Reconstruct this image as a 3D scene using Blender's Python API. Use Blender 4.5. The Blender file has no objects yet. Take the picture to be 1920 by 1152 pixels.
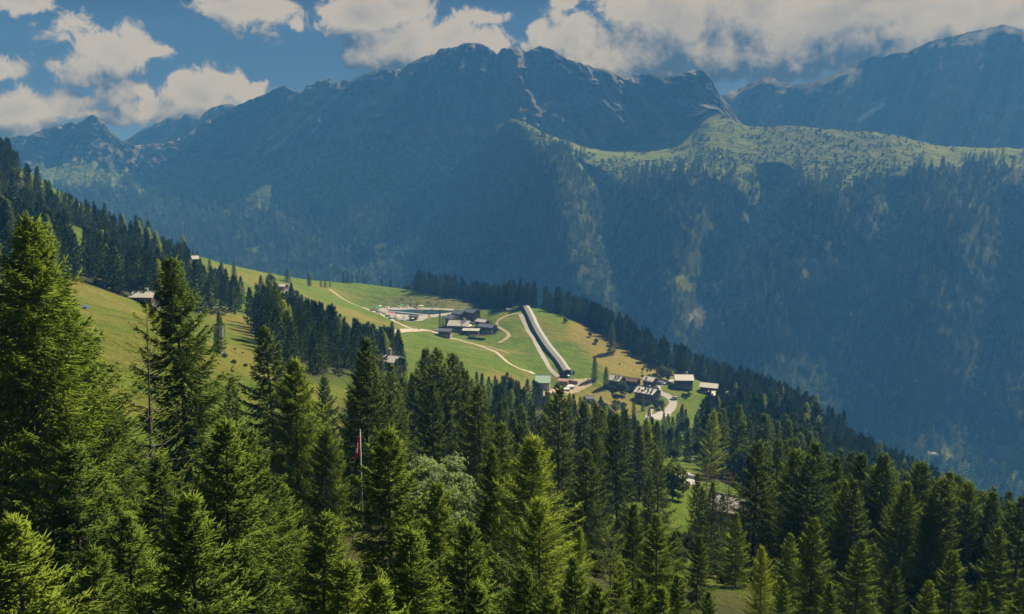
import bpy, math
import numpy as np
from mathutils import Vector

# ---------------------------------------------------------------- camera, world, sun, exposure
F = 1663.0                       # focal length in photograph pixels
PITCH = math.radians(9.42)       # camera looks slightly down
SUN_AZ = math.radians(43.0)      # to the right of the view direction (+Y)
SUN_EL = math.radians(45.0)

scene = bpy.context.scene
C = scene.collection
cam_d = bpy.data.cameras.new('camera')
cam = bpy.data.objects.new('camera', cam_d)
C.objects.link(cam)
cam.location = (0, 0, 0)
cam.rotation_euler = (math.pi / 2 - PITCH, 0, 0)
cam_d.sensor_width = 36.0
cam_d.lens = F / 1920.0 * 36.0
cam_d.clip_start = 0.5
cam_d.clip_end = 40000.0
scene.camera = cam

scene.view_settings.view_transform = 'Standard'
scene.view_settings.look = 'None'
scene.view_settings.exposure = 0.7
scene.view_settings.gamma = 1.0
scene.view_settings.use_curve_mapping = False
scene.render.engine = 'CYCLES'
cy = scene.cycles
cy.use_denoising = True
cy.max_bounces = 4
cy.diffuse_bounces = 2
cy.glossy_bounces = 1
cy.transmission_bounces = 2
cy.volume_bounces = 0
cy.transparent_max_bounces = 4
cy.use_adaptive_sampling = False
cy.adaptive_threshold = 0.02
cy.caustics_reflective = False
cy.caustics_refractive = False

SUN_DIR = Vector((math.sin(SUN_AZ) * math.cos(SUN_EL), math.cos(SUN_AZ) * math.cos(SUN_EL), math.sin(SUN_EL)))
sun_d = bpy.data.lights.new('sun', 'SUN')
sun_d.energy = 5.0
sun_d.angle = math.radians(0.55)
sun_d.color = (1.0, 0.94, 0.82)
sun = bpy.data.objects.new('sun', sun_d)
C.objects.link(sun)
sun.rotation_euler = (-SUN_DIR).to_track_quat('-Z', 'Y').to_euler()
sun.location = SUN_DIR * 900


class NT:
    """small node-tree helper"""
    def __init__(self, tree):
        self.t = tree
        self.n = tree.nodes
        self.l = tree.links

    def node(self, kind, **kw):
        nd = self.n.new(kind)
        for k, v in kw.items():
            setattr(nd, k, v)
        return nd

    def link(self, a, b):
        self.l.new(a, b)

    def val(self, sock, v):
        if hasattr(v, 'is_output'):
            self.l.new(v, sock)
        else:
            sock.default_value = v

    def math(self, op, a, b=None, c=None, clamp=False):
        nd = self.node('ShaderNodeMath', operation=op, use_clamp=clamp)
        self.val(nd.inputs[0], a)
        if b is not None:
            self.val(nd.inputs[1], b)
        if c is not None:
            self.val(nd.inputs[2], c)
        return nd.outputs[0]

    def vmath(self, op, a, b=None):
        nd = self.node('ShaderNodeVectorMath', operation=op)
        self.val(nd.inputs[0], a)
        if b is not None:
            if op == 'SCALE':
                self.val(nd.inputs[3], b)
            else:
                self.val(nd.inputs[1], b)
        return nd.outputs['Value'] if op in ('LENGTH', 'DOT_PRODUCT', 'DISTANCE') else nd.outputs[0]

    def mix(self, fac, a, b):
        nd = self.node('ShaderNodeMix', data_type='RGBA')
        self.val(nd.inputs[0], fac)
        self.val(nd.inputs[6], a)
        self.val(nd.inputs[7], b)
        return nd.outputs[2]

    def noise(self, vec, scale, detail=4.0, rough=0.55, dist=0.0):
        nd = self.node('ShaderNodeTexNoise')
        if vec is not None:
            self.l.new(vec, nd.inputs['Vector'])
        nd.inputs['Scale'].default_value = scale
        nd.inputs['Detail'].default_value = detail
        nd.inputs['Roughness'].default_value = rough
        nd.inputs['Distortion'].default_value = dist
        return nd.outputs[0]

    def smooth(self, v, lo, hi, a=0.0, b=1.0):
        nd = self.node('ShaderNodeMapRange', interpolation_type='SMOOTHSTEP')
        self.val(nd.inputs[0], v)
        for i, x in enumerate((lo, hi, a, b)):
            self.val(nd.inputs[i + 1], x)
        return nd.outputs[0]


def col(*c):
    return (c[0], c[1], c[2], 1.0)


def pix_dir(px, py):
    """unit-depth direction (world, y = 1) through a photograph pixel"""
    px = np.asarray(px, float)
    py = np.asarray(py, float)
    u = (px - 960.0) / F
    v = -(py - 576.0) / F
    cp, sp = math.cos(PITCH), math.sin(PITCH)
    y = cp + v * sp
    z = -sp + v * cp
    return u / y, z / y


def project(x, y, z):
    cp, sp = math.cos(PITCH), math.sin(PITCH)
    fwd = y * cp - z * sp
    up = y * sp + z * cp
    return 960.0 + F * x / fwd, 576.0 - F * up / fwd


# ---- the sky: clear blue air with cumulus, a function of direction only
world = bpy.data.worlds.new('World')
scene.world = world
world.use_nodes = True
W = NT(world.node_tree)
W.n.clear()
tc = W.node('ShaderNodeTexCoord')
D = tc.outputs['Generated']
sky = W.node('ShaderNodeTexSky', sky_type='NISHITA')
sky.sun_disc = False
sky.sun_elevation = SUN_EL
sky.sun_rotation = SUN_AZ
sky.altitude = 1500
sky.air_density = 0.10
sky.dust_density = 0.03
sky.ozone_density = 2.0

# cumulus banks: (photo x, photo y, half width, half height, weight)
CLOUDS = [
    (40, 5, 75, 30, 1.0), (200, 95, 85, 72, 1.1), (150, 125, 70, 50, 1.0), (265, 92, 70, 34, .9), (10, 135, 70, 28, .9),
    (480, 25, 95, 55, 1.1), (420, 10, 60, 30, .9), (545, 55, 45, 30, .8),
    (45, 212, 75, 45, 1.0), (130, 205, 80, 35, .9), (235, 175, 70, 35, .95), (375, 175, 85, 60, 1.15), (455, 172, 70, 34, .9), (300, 205, 90, 38, .9), (180, 225, 120, 25, .7),
    (700, 35, 110, 45, 1.05), (620, 25, 50, 25, .8), (770, 90, 115, 55, 1.1), (690, 105, 60, 36, .9), (880, 75, 110, 40, 1.0), (925, 37, 75, 22, .9), (780, 10, 60, 34, .9),
    (1060, 80, 90, 55, 1.1), (1140, 105, 90, 50, 1.1), (1010, 60, 40, 30, .8),
    (1290, 45, 110, 75, 1.25), (1400, 20, 160, 70, 1.3), (1240, 95, 110, 60, 1.1), (1380, 105, 150, 60, 1.2), (1540, 60, 150, 80, 1.3), (1680, 60, 150, 70, 1.2), (1800, 20, 170, 55, 1.2), (1640, 10, 160, 60, 1.2), (1500, 120, 150, 45, 1.05), (1920, 15, 120, 45, 1.1), (1460, 75, 220, 80, 1.35), (1700, 45, 240, 70, 1.3), (1880, 35, 160, 50, 1.2), (1560, 25, 240, 60, 1.3), (1085, 5, 40, 22, .75),
]
grp = bpy.data.node_groups.new('cloud_density', 'ShaderNodeTree')
grp.interface.new_socket('Dir', in_out='INPUT', socket_type='NodeSocketVector')
grp.interface.new_socket('Density', in_out='OUTPUT', socket_type='NodeSocketFloat')
G = NT(grp)
gin = G.node('NodeGroupInput')
gout = G.node('NodeGroupOutput')
gd = gin.outputs[0]
w1 = G.node('ShaderNodeTexNoise')
G.link(gd, w1.inputs['Vector'])
w1.inputs['Scale'].default_value = 9.0
w1.inputs['Detail'].default_value = 3.0
warp = G.vmath('MULTIPLY', G.vmath('SUBTRACT', w1.outputs['Color'], (0.5, 0.5, 0.5)), (0.075, 0.0, 0.05))
gw = G.vmath('ADD', gd, warp)
acc = None
for (px, py, rx, ry, wt) in CLOUDS:
    s, e = pix_dir(px, py)
    c = Vector((float(s), 1.0, float(e))).normalized()
    dv = G.vmath('MULTIPLY', G.vmath('SUBTRACT', gw, tuple(c)), (F / (rx * 1.25), 4.0, F / (ry * 1.3)))
    b = G.math('SUBTRACT', wt * 0.85 - 0.10, G.vmath('LENGTH', dv))
    acc = b if acc is None else G.math('SMOOTH_MAX', acc, b, 0.12)
# elsewhere in the sky scattered cumulus of the same kind
sep = G.node('ShaderNodeSeparateXYZ')
G.link(gd, sep.inputs[0])
up = G.math('ADD', G.math('MAXIMUM', sep.outputs[2], 0.0), 0.18)
plane = G.node('ShaderNodeCombineXYZ')
G.link(G.math('DIVIDE', sep.outputs[0], up), plane.inputs[0])
G.link(G.math('DIVIDE', sep.outputs[1], up), plane.inputs[1])
gen = G.math('MULTIPLY', G.math('SUBTRACT', G.noise(plane.outputs[0], 1.1, 3.0), 0.56), 4.0)
ahead = G.smooth(sep.outputs[1], 0.70, 0.80)
high = G.smooth(sep.outputs[2], 0.20, 0.26)
gen = G.math('SUBTRACT', gen, G.math('MULTIPLY', G.math('MULTIPLY', ahead, G.math('SUBTRACT', 1.0, high)), 6.0))
acc = G.math('MAXIMUM', acc, gen)
n1 = G.math('SUBTRACT', G.noise(gd, 30.0, 12.0, 0.69, 0.5), 0.5)
n2 = G.math('SUBTRACT', G.noise(gd, 9.0, 4.0, 0.55), 0.5)
dens = G.math('ADD', G.math('MULTIPLY_ADD', n1, 1.7, acc), G.math('MULTIPLY', n2, 1.1))
G.link(dens, gout.inputs[0])


def cloud_at(vec):
    g = W.node('ShaderNodeGroup')
    g.node_tree = grp
    W.link(vec, g.inputs[0])
    return g.outputs[0]


d0 = cloud_at(D)
d1 = cloud_at(W.vmath('ADD', D, (0.014, 0.0, 0.026)))
alpha = W.smooth(d0, 0.08, 0.34)
edge = W.math('SUBTRACT', d0, d1)  # sunlit sides and grey undersides of the clouds are painted into their colour
d2 = cloud_at(W.vmath('ADD', D, (0.012, 0.0, 0.055)))
base = W.math('MULTIPLY', W.math('SUBTRACT', d0, d2), 0.42)
lit = W.math('ADD', W.math('MULTIPLY_ADD', edge, 1.15, 0.50), base, clamp=True)
thick = W.smooth(d0, 0.35, 1.3)
lit = W.math('SUBTRACT', lit, W.math('MULTIPLY', thick, 0.42), clamp=True)
CLOUD_SHADED = (0.022, 0.018, 0.010)
CLOUD_LIT = (0.30, 0.262, 0.20)
ccol = W.mix(lit, col(*CLOUD_SHADED), col(*CLOUD_LIT))
bg = W.node('ShaderNodeBackground')
W.link(sky.outputs[0], bg.inputs[0])
bg.inputs[1].default_value = 0.055
bgc = W.node('ShaderNodeBackground')
W.link(ccol, bgc.inputs[0])
bgc.inputs[1].default_value = 1.0
mixs = W.node('ShaderNodeMixShader')
W.link(alpha, mixs.inputs[0])
W.link(bg.outputs[0], mixs.inputs[1])
W.link(bgc.outputs[0], mixs.inputs[2])
wo = W.node('ShaderNodeOutputWorld')
W.link(mixs.outputs[0], wo.inputs[0])
world.cycles.sampling_method = 'MANUAL'
world.cycles.sample_map_resolution = 512

# ---------------------------------------------------------------- helpers
def mesh_np(name, verts, faces, mats, mat_idx=None, smooth=False, attrs=None):
    """faces: (n,3) or (n,4) int array"""
    verts = np.asarray(verts, np.float32)
    faces = np.asarray(faces, np.int32)
    me = bpy.data.meshes.new(name)
    n, k = faces.shape
    me.vertices.add(len(verts))
    me.vertices.foreach_set('co', verts.ravel())
    me.loops.add(n * k)
    me.loops.foreach_set('vertex_index', faces.ravel())
    me.polygons.add(n)
    me.polygons.foreach_set('loop_start', np.arange(0, n * k, k, dtype=np.int32))
    me.polygons.foreach_set('loop_total', np.full(n, k, np.int32))
    if mat_idx is not None:
        me.polygons.foreach_set('material_index', np.asarray(mat_idx, np.int32))
    if smooth:
        me.polygons.foreach_set('use_smooth', np.ones(n, bool))
    for m in mats:
        me.materials.append(m)
    for an, av in (attrs or {}).items():
        a = me.attributes.new(an, 'FLOAT', 'POINT')
        a.data.foreach_set('value', np.asarray(av, np.float32))
    me.update(calc_edges=True)
    return me


def link(name, data, parent=None, loc=None, rz=None, scale=None):
    o = bpy.data.objects.new(name, data)
    C.objects.link(o)
    if parent is not None:
        o.parent = parent
    if loc is not None:
        o.location = loc
    if rz is not None:
        o.rotation_euler = (0, 0, rz)
    if scale is not None:
        o.scale = scale
    return o


def tag(o, label, cat, group=None):
    o['label'] = label
    o['category'] = cat
    if group:
        o['group'] = group
    return o


def struct(o, kind='structure', label=None):
    o['kind'] = kind
    if label:
        o['label'] = label
    return o


class MB:
    """collects boxes, prisms and tubes into one mesh"""
    def __init__(self):
        self.v = []
        self.f = []

    def add(self, vs, fs):
        b = len(self.v)
        self.v += [tuple(map(float, p)) for p in vs]
        self.f += [tuple(i + b for i in f) for f in fs]
        return self

    def box(self, c, s, rz=0.0):
        cx, cy_, cz = c
        hx, hy, hz = s[0] / 2, s[1] / 2, s[2] / 2
        ca, sa = math.cos(rz), math.sin(rz)
        vs = []
        for dz in (-hz, hz):
            for dx, dy in ((-hx, -hy), (hx, -hy), (hx, hy), (-hx, hy)):
                vs.append((cx + dx * ca - dy * sa, cy_ + dx * sa + dy * ca, cz + dz))
        return self.add(vs, [(3, 2, 1, 0), (4, 5, 6, 7), (0, 1, 5, 4), (1, 2, 6, 5), (2, 3, 7, 6), (3, 0, 4, 7)])

    def hexa(self, p):          # eight corners: bottom four (ccw), top four
        return self.add(p, [(3, 2, 1, 0), (4, 5, 6, 7), (0, 1, 5, 4), (1, 2, 6, 5), (2, 3, 7, 6), (3, 0, 4, 7)])

    def tube(self, a, b, r0, r1=None, n=6):
        a = Vector(a)
        b = Vector(b)
        r1 = r0 if r1 is None else r1
        d = (b - a).normalized()
        q = d.orthogonal().normalized()
        w = d.cross(q)
        vs = []
        for p, r in ((a, r0), (b, r1)):
            for i in range(n):
                t = 2 * math.pi * i / n
                vs.append(p + q * (r * math.cos(t)) + w * (r * math.sin(t)))
        fs = [(i, (i + 1) % n, n + (i + 1) % n, n + i) for i in range(n)]
        fs += [tuple(range(n - 1, -1, -1)), tuple(range(n, 2 * n))]
        return self.add(vs, fs)

    def mesh(self, name, mat, smooth=False):
        me = bpy.data.meshes.new(name)
        me.from_pydata(self.v, [], self.f)
        me.materials.append(mat)
        if smooth:
            for p in me.polygons:
                p.use_smooth = True
        me.update()
        return me

    def build(self, name, mat, parent=None, smooth=False, loc=None, rz=None):
        return link(name, self.mesh(name, mat, smooth), parent, loc, rz)


# ---- numpy noise
_perm = np.random.default_rng(11).permutation(4096)
_ang = np.random.default_rng(12).random(4096) * 2 * np.pi
_gx, _gy = np.cos(_ang), np.sin(_ang)


def perlin(x, y, seed=0):
    xi = np.floor(x).astype(np.int64)
    yi = np.floor(y).astype(np.int64)
    xf = x - xi
    yf = y - yi

    def h(i, j):
        return _perm[(_perm[(i + seed * 131) % 4096] + j) % 4096]
    u = xf * xf * xf * (xf * (xf * 6 - 15) + 10)
    v = yf * yf * yf * (yf * (yf * 6 - 15) + 10)
    out = 0
    r = []
    for di in (0, 1):
        for dj in (0, 1):
            k = h(xi + di, yi + dj)
            r.append(_gx[k] * (xf - di) + _gy[k] * (yf - dj))
    a = r[0] * (1 - u) + r[2] * u
    b = r[1] * (1 - u) + r[3] * u
    return (a * (1 - v) + b * v) * 1.41


def fbm(x, y, octv=5, seed=0, gain=0.5):
    s = np.zeros_like(np.asarray(x, float))
    a = 1.0
    f = 1.0
    for o in range(octv):
        s = s + a * perlin(x * f + o * 17.3, y * f - o * 9.1, seed + o)
        a *= gain
        f *= 2.03
    return s


def ridged(x, y, octv=5, seed=0, gain=0.5):
    s = np.zeros_like(np.asarray(x, float))
    a = 1.0
    f = 1.0
    for o in range(octv):
        n = 1 - np.abs(perlin(x * f + o * 7.7, y * f + o * 3.1, seed + o)) * 1.6
        s = s + a * n
        a *= gain
        f *= 2.07
    return s / 2.0


def sstep(a, b, x):
    t = np.clip((x - a) / (b - a), 0, 1)
    return t * t * (3 - 2 * t)


def in_poly(px, py, poly):
    px = np.asarray(px, float)
    py = np.asarray(py, float)
    inside = np.zeros(px.shape, bool)
    n = len(poly)
    j = n - 1
    for i in range(n):
        xi, yi = poly[i]
        xj, yj = poly[j]
        c = ((yi > py) != (yj > py)) & (px < (xj - xi) * (py - yi) / ((yj - yi) + 1e-12) + xi)
        inside ^= c
        j = i
    return inside

# ---------------------------------------------------------------- materials
MATS = {}


def new_mat(name):
    m = bpy.data.materials.new(name)
    m.use_nodes = True
    t = NT(m.node_tree)
    t.n.clear()
    MATS[name] = m
    return m, t


def finish(t, shader, disp=None):
    o = t.node('ShaderNodeOutputMaterial')
    t.link(shader, o.inputs[0])


def principled(t, color, rough=0.8, bump=None, metal=0.0, spec=0.3):
    b = t.node('ShaderNodeBsdfPrincipled')
    t.val(b.inputs['Base Color'], color)
    t.val(b.inputs['Roughness'], rough)
    b.inputs['Metallic'].default_value = metal
    b.inputs['Specular IOR Level'].default_value = spec
    if bump is not None:
        t.link(bump, b.inputs['Normal'])
    return b.outputs[0]


def bump(t, h, strength, dist):
    b = t.node('ShaderNodeBump')
    b.inputs['Strength'].default_value = strength
    b.inputs['Distance'].default_value = dist
    t.link(h, b.inputs['Height'])
    return b.outputs[0]


def foliage_mat(name, dark, light, transl=0.35, noise_scale=0.6, vary=0.5):
    m, t = new_mat(name)
    oi = t.node('ShaderNodeObjectInfo')
    tco = t.node('ShaderNodeTexCoord')
    n = t.noise(tco.outputs['Object'], noise_scale, 3.0)
    f = t.math('ADD', t.math('MULTIPLY', t.math('SUBTRACT', n, 0.5), 2.2), t.math('MULTIPLY_ADD', oi.outputs['Random'], vary, 0.5 - vary / 2), clamp=True)
    deep = col(dark[0] * 0.7, dark[1] * 0.85, dark[2] * 1.15)
    c = t.mix(f, t.mix(oi.outputs['Random'], deep, col(*dark)), col(*light))
    sh = t.node('ShaderNodeAttribute', attribute_name='shoot').outputs['Fac']
    c = t.mix(t.math('MULTIPLY', sh, 0.6), c, col(light[0] * 1.35, light[1] * 1.3, light[2] * 1.2))
    d = t.node('ShaderNodeBsdfDiffuse')
    t.link(c, d.inputs[0])
    tr = t.node('ShaderNodeBsdfTranslucent')
    c2 = t.vmath('MULTIPLY', c, (1.35, 1.25, 0.6))
    t.link(c2, tr.inputs[0])
    mx = t.node('ShaderNodeMixShader')
    mx.inputs[0].default_value = transl
    t.link(d.outputs[0], mx.inputs[1])
    t.link(tr.outputs[0], mx.inputs[2])
    finish(t, mx.outputs[0])
    return m


foliage_mat('spruce_near', (0.085, 0.148, 0.030), (0.262, 0.342, 0.048), 0.48, 0.9, 0.9)
foliage_mat('spruce_dark', (0.059, 0.112, 0.036), (0.188, 0.245, 0.050), 0.45, 0.6, 0.8)
foliage_mat('spruce_far', (0.055, 0.098, 0.034), (0.160, 0.211, 0.050), 0.42, 0.3, 0.9)
foliage_mat('spruce_tiny', (0.068, 0.120, 0.057), (0.205, 0.262, 0.097), 0.35, 0.3, 0.9)
foliage_mat('broad_tiny', (0.10, 0.165, 0.055), (0.24, 0.33, 0.12), 0.35, 0.3, 0.9)
foliage_mat('larch_leaf', (0.228, 0.308, 0.046), (0.410, 0.479, 0.068), 0.52, 0.5, 0.4)
foliage_mat('silver_leaf', (0.20, 0.27, 0.12), (0.40, 0.47, 0.26), 0.40, 0.8, 0.3)
foliage_mat('broad_leaf', (0.065, 0.105, 0.026), (0.15, 0.20, 0.045), 0.35, 0.4, 0.7)
foliage_mat('dead_needle', (0.12, 0.07, 0.045), (0.20, 0.12, 0.08), 0.2, 0.4, 0.5)
foliage_mat('shrub_leaf', (0.07, 0.095, 0.03), (0.16, 0.18, 0.05), 0.3, 0.4, 0.7)


def simple(name, c, rough=0.8, var=0.25, scale=1.0, metal=0.0, spec=0.3, bump_s=0.0, stretch=(1, 1, 1)):
    m, t = new_mat(name)
    tco = t.node('ShaderNodeTexCoord')
    v = t.vmath('MULTIPLY', tco.outputs['Object'], stretch)
    n = t.noise(v, scale, 5.0, 0.6)
    f = t.math('MULTIPLY_ADD', t.math('SUBTRACT', n, 0.5), 2.0, 0.5, clamp=True)
    cc = t.mix(f, col(*[x * (1 - var) for x in c]), col(*[min(1, x * (1 + var)) for x in c]))
    bp = bump(t, n, bump_s, 0.05) if bump_s else None
    finish(t, principled(t, cc, rough, bp, metal, spec))
    return m


simple('bark', (0.12, 0.10, 0.08), 0.95, 0.4, 6.0, bump_s=0.6, stretch=(1, 1, 0.2))
simple('bark_grey', (0.20, 0.18, 0.155), 0.95, 0.4, 6.0, bump_s=0.5, stretch=(1, 1, 0.2))
simple('timber_dark', (0.11, 0.062, 0.038), 0.85, 0.35, 1.5, stretch=(0.3, 0.3, 6))
simple('timber_red', (0.20, 0.075, 0.045), 0.85, 0.3, 1.5, stretch=(0.3, 0.3, 6))
simple('timber_brown', (0.17, 0.10, 0.065), 0.85, 0.35, 1.5, stretch=(0.3, 0.3, 6))
simple('timber_pale', (0.33, 0.26, 0.19), 0.85, 0.3, 1.5, stretch=(6, 6, 0.3))
simple('render_wall', (0.50, 0.47, 0.42), 0.9, 0.15, 0.6)
simple('stone_wall', (0.33, 0.30, 0.27), 0.9, 0.4, 1.6)
simple('slate_roof', (0.105, 0.12, 0.15), 0.55, 0.22, 0.7, spec=0.5)
simple('stone_roof', (0.50, 0.47, 0.42), 0.7, 0.15, 0.9, spec=0.4)
simple('pale_roof', (0.60, 0.565, 0.51), 0.7, 0.10, 0.7, spec=0.4)
simple('green_roof', (0.40, 0.55, 0.44), 0.5, 0.08, 0.5, spec=0.4)
simple('red_roof', (0.46, 0.25, 0.20), 0.7, 0.12, 0.8)
simple('tunnel_roof', (0.27, 0.265, 0.255), 0.6, 0.12, 0.8, spec=0.4)
simple('tunnel_wall', (0.14, 0.12, 0.10), 0.8, 0.3, 0.8)
simple('window_glass', (0.025, 0.035, 0.045), 0.12, 0.1, 1.0, spec=0.6)
simple('white_paint', (0.72, 0.72, 0.70), 0.6, 0.08, 1.0)
simple('galvanised', (0.42, 0.43, 0.44), 0.45, 0.15, 2.0, metal=0.6)
simple('pylon_steel', (0.50, 0.51, 0.52), 0.5, 0.1, 2.0)
simple('dark_metal', (0.05, 0.055, 0.06), 0.5, 0.2, 2.0, metal=0.3)
simple('rubber', (0.02, 0.02, 0.02), 0.8, 0.2, 2.0)
simple('car_silver', (0.55, 0.58, 0.62), 0.3, 0.03, 1.0, metal=0.3, spec=0.5)
simple('car_dark', (0.035, 0.045, 0.05), 0.25, 0.05, 1.0, spec=0.6)
simple('car_white', (0.7, 0.7, 0.7), 0.3, 0.03, 1.0, spec=0.5)
simple('flag_red', (0.62, 0.025, 0.04), 0.8, 0.12, 4.0)
simple('flag_white', (0.75, 0.73, 0.72), 0.8, 0.08, 4.0)
simple('pole_paint', (0.55, 0.56, 0.52), 0.5, 0.1, 3.0)
simple('gravel', (0.33, 0.31, 0.285), 0.95, 0.25, 0.5)
simple('track_dirt', (0.40, 0.345, 0.27), 0.95, 0.25, 0.25)
simple('asphalt', (0.33, 0.315, 0.295), 0.9, 0.12, 0.3)
simple('bare_earth', (0.33, 0.27, 0.18), 0.95, 0.2, 0.2)
for nm, cc in dict(red=(0.6, 0.05, 0.035), blue=(0.03, 0.16, 0.5), orange=(0.7, 0.24, 0.03), white=(0.75, 0.73, 0.7), teal=(0.1, 0.5, 0.42), green=(0.1, 0.42, 0.12), sand=(0.6, 0.5, 0.36), navy=(0.03, 0.045, 0.1), pink=(0.65, 0.2, 0.2), skin=(0.45, 0.28, 0.2)).items():
    simple('cloth_' + nm, cc, 0.85, 0.08, 2.0)

def cloth(name, c):
    m, t = new_mat(name)
    d_ = t.node('ShaderNodeBsdfDiffuse')
    d_.inputs[0].default_value = col(*c)
    r_ = t.node('ShaderNodeBsdfTranslucent')
    r_.inputs[0].default_value = col(*c)
    x_ = t.node('ShaderNodeMixShader')
    x_.inputs[0].default_value = 0.5
    t.link(d_.outputs[0], x_.inputs[1])
    t.link(r_.outputs[0], x_.inputs[2])
    finish(t, x_.outputs[0])


cloth('flag_red', (0.72, 0.03, 0.045))
cloth('flag_white', (0.8, 0.78, 0.77))
# pond water
m, t = new_mat('pond_water')
tco = t.node('ShaderNodeTexCoord')
wv = t.noise(tco.outputs['Object'], 0.9, 3.0)
finish(t, principled(t, col(0.030, 0.060, 0.042), 0.15, bump(t, wv, 0.25, 0.15), 0.0, 0.5))

# near hillside: meadow grass, dry grass, forest floor
m, t = new_mat('meadow')
geo = t.node('ShaderNodeNewGeometry')
P = geo.outputs['Position']
a_dry = t.node('ShaderNodeAttribute', attribute_name='dry').outputs['Fac']
a_for = t.node('ShaderNodeAttribute', attribute_name='forest').outputs['Fac']
a_bank = t.node('ShaderNodeAttribute', attribute_name='bank').outputs['Fac']
nbig = t.noise(P, 0.018, 5.0, 0.6)
nmid = t.noise(P, 0.11, 6.0, 0.65)
nfine = t.noise(P, 1.4, 6.0, 0.7)
stri = t.noise(t.vmath('MULTIPLY', P, (0.05, 0.22, 0.22)), 1.0, 5.0, 0.65)
green = t.mix(t.smooth(nmid, 0.35, 0.65), col(0.078, 0.140, 0.008), col(0.128, 0.190, 0.013))
dry = t.mix(t.smooth(stri, 0.3, 0.7), col(0.28, 0.215, 0.055), col(0.205, 0.19, 0.036))
fd = t.math('ADD', t.math('MULTIPLY_ADD', t.math('SUBTRACT', nbig, 0.5), 1.9, t.math('MULTIPLY', t.math('SUBTRACT', stri, 0.5), 1.5)), a_dry)
c1 = t.mix(t.smooth(fd, 0.25, 0.95), green, dry)
heath = t.mix(t.smooth(nmid, 0.42, 0.6), col(0.075, 0.070, 0.028), col(0.15, 0.16, 0.04))
c1 = t.mix(t.math('MULTIPLY', a_bank, t.smooth(t.math('ADD', nmid, t.math('MULTIPLY', t.noise(P, 0.35, 4.0), 0.5)), 0.45, 0.85)), c1, heath)
tuss = t.noise(P, 0.30, 7.0, 0.75)
mow = t.node('ShaderNodeTexWave', wave_type='BANDS', bands_direction='DIAGONAL')
t.link(P, mow.inputs['Vector'])
mow.inputs['Scale'].default_value = 0.045
mow.inputs['Distortion'].default_value = 7.0
mow.inputs['Detail'].default_value = 4.0
mow.inputs['Detail Scale'].default_value = 0.6
c1 = t.mix(t.smooth(mow.outputs['Fac'], 0.55, 0.95, 0.0, 0.30), c1, t.vmath('MULTIPLY', c1, (1.35, 1.15, 1.2)))
c1 = t.mix(t.smooth(tuss, 0.50, 0.66, 0.0, 0.45), c1, t.vmath('MULTIPLY', c1, (0.62, 0.70, 0.6)))
c1 = t.mix(t.smooth(t.noise(t.vmath('MULTIPLY', P, (0.5, 0.06, 0.06)), 1.0, 5.0, 0.6), 0.52, 0.68, 0.0, 0.25), c1, col(0.22, 0.20, 0.06))
spot = t.smooth(nfine, 0.55, 0.75)
c1 = t.mix(t.math('MULTIPLY', spot, 0.35), c1, col(0.08, 0.10, 0.02))
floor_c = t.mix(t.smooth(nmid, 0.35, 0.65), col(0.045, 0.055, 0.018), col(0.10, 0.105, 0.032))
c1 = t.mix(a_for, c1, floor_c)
hh = t.math('ADD', t.math('MULTIPLY', nfine, 0.6), t.noise(P, 0.35, 4.0))
finish(t, principled(t, c1, 0.95, bump(t, t.math('ADD', hh, t.math('MULTIPLY', tuss, 1.5)), 1.0, 1.0), 0.0, 0.1))

# mountain: rock, scree, alp grass, forest floor
m, t = new_mat('mountain_rock')
geo = t.node('ShaderNodeNewGeometry')
P = geo.outputs['Position']
a_gr = t.node('ShaderNodeAttribute', attribute_name='grass').outputs['Fac']
a_fo = t.node('ShaderNodeAttribute', attribute_name='forest').outputs['Fac']
a_sc = t.node('ShaderNodeAttribute', attribute_name='scree').outputs['Fac']
a_sh = t.node('ShaderNodeAttribute', attribute_name='shrub').outputs['Fac']
n1 = t.noise(P, 0.006, 8.0, 0.65)
n2 = t.noise(P, 0.03, 10.0, 0.72)
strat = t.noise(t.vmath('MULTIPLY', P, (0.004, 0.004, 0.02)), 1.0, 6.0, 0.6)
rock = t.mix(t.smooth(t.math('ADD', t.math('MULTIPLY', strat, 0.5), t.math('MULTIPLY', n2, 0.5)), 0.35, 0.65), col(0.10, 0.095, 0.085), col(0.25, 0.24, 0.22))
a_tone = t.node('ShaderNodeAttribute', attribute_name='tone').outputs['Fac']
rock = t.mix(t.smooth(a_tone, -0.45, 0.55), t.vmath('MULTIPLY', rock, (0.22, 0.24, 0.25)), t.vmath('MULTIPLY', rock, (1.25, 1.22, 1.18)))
rock = t.mix(t.math('MULTIPLY', t.smooth(n1, 0.48, 0.62), 0.55), rock, col(0.085, 0.10, 0.04))
scree = t.mix(n2, col(0.26, 0.25, 0.235), col(0.36, 0.35, 0.33))
grass = t.mix(t.smooth(n2, 0.35, 0.65), col(0.105, 0.150, 0.018), col(0.20, 0.225, 0.034))
ff = t.mix(n2, col(0.035, 0.05, 0.018), col(0.07, 0.085, 0.025))
sh = t.mix(t.smooth(t.noise(P, 0.10, 5.0, 0.7), 0.42, 0.58), col(0.055, 0.090, 0.022), col(0.15, 0.18, 0.045))
c = t.mix(t.smooth(t.math('ADD', a_sc, t.math('MULTIPLY', t.math('SUBTRACT', n2, 0.5), 0.9)), 0.35, 0.65), rock, scree)
c = t.mix(t.smooth(a_sc, 0.85, 1.05), c, col(0.8, 0.8, 0.8))
c = t.mix(t.smooth(t.math('ADD', a_gr, t.math('MULTIPLY', t.math('SUBTRACT', n2, 0.5), 0.7)), 0.35, 0.65), c, grass)
c = t.mix(t.smooth(t.math('ADD', a_sh, t.math('MULTIPLY', t.math('SUBTRACT', n2, 0.5), 0.7)), 0.35, 0.65), c, sh)
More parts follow.
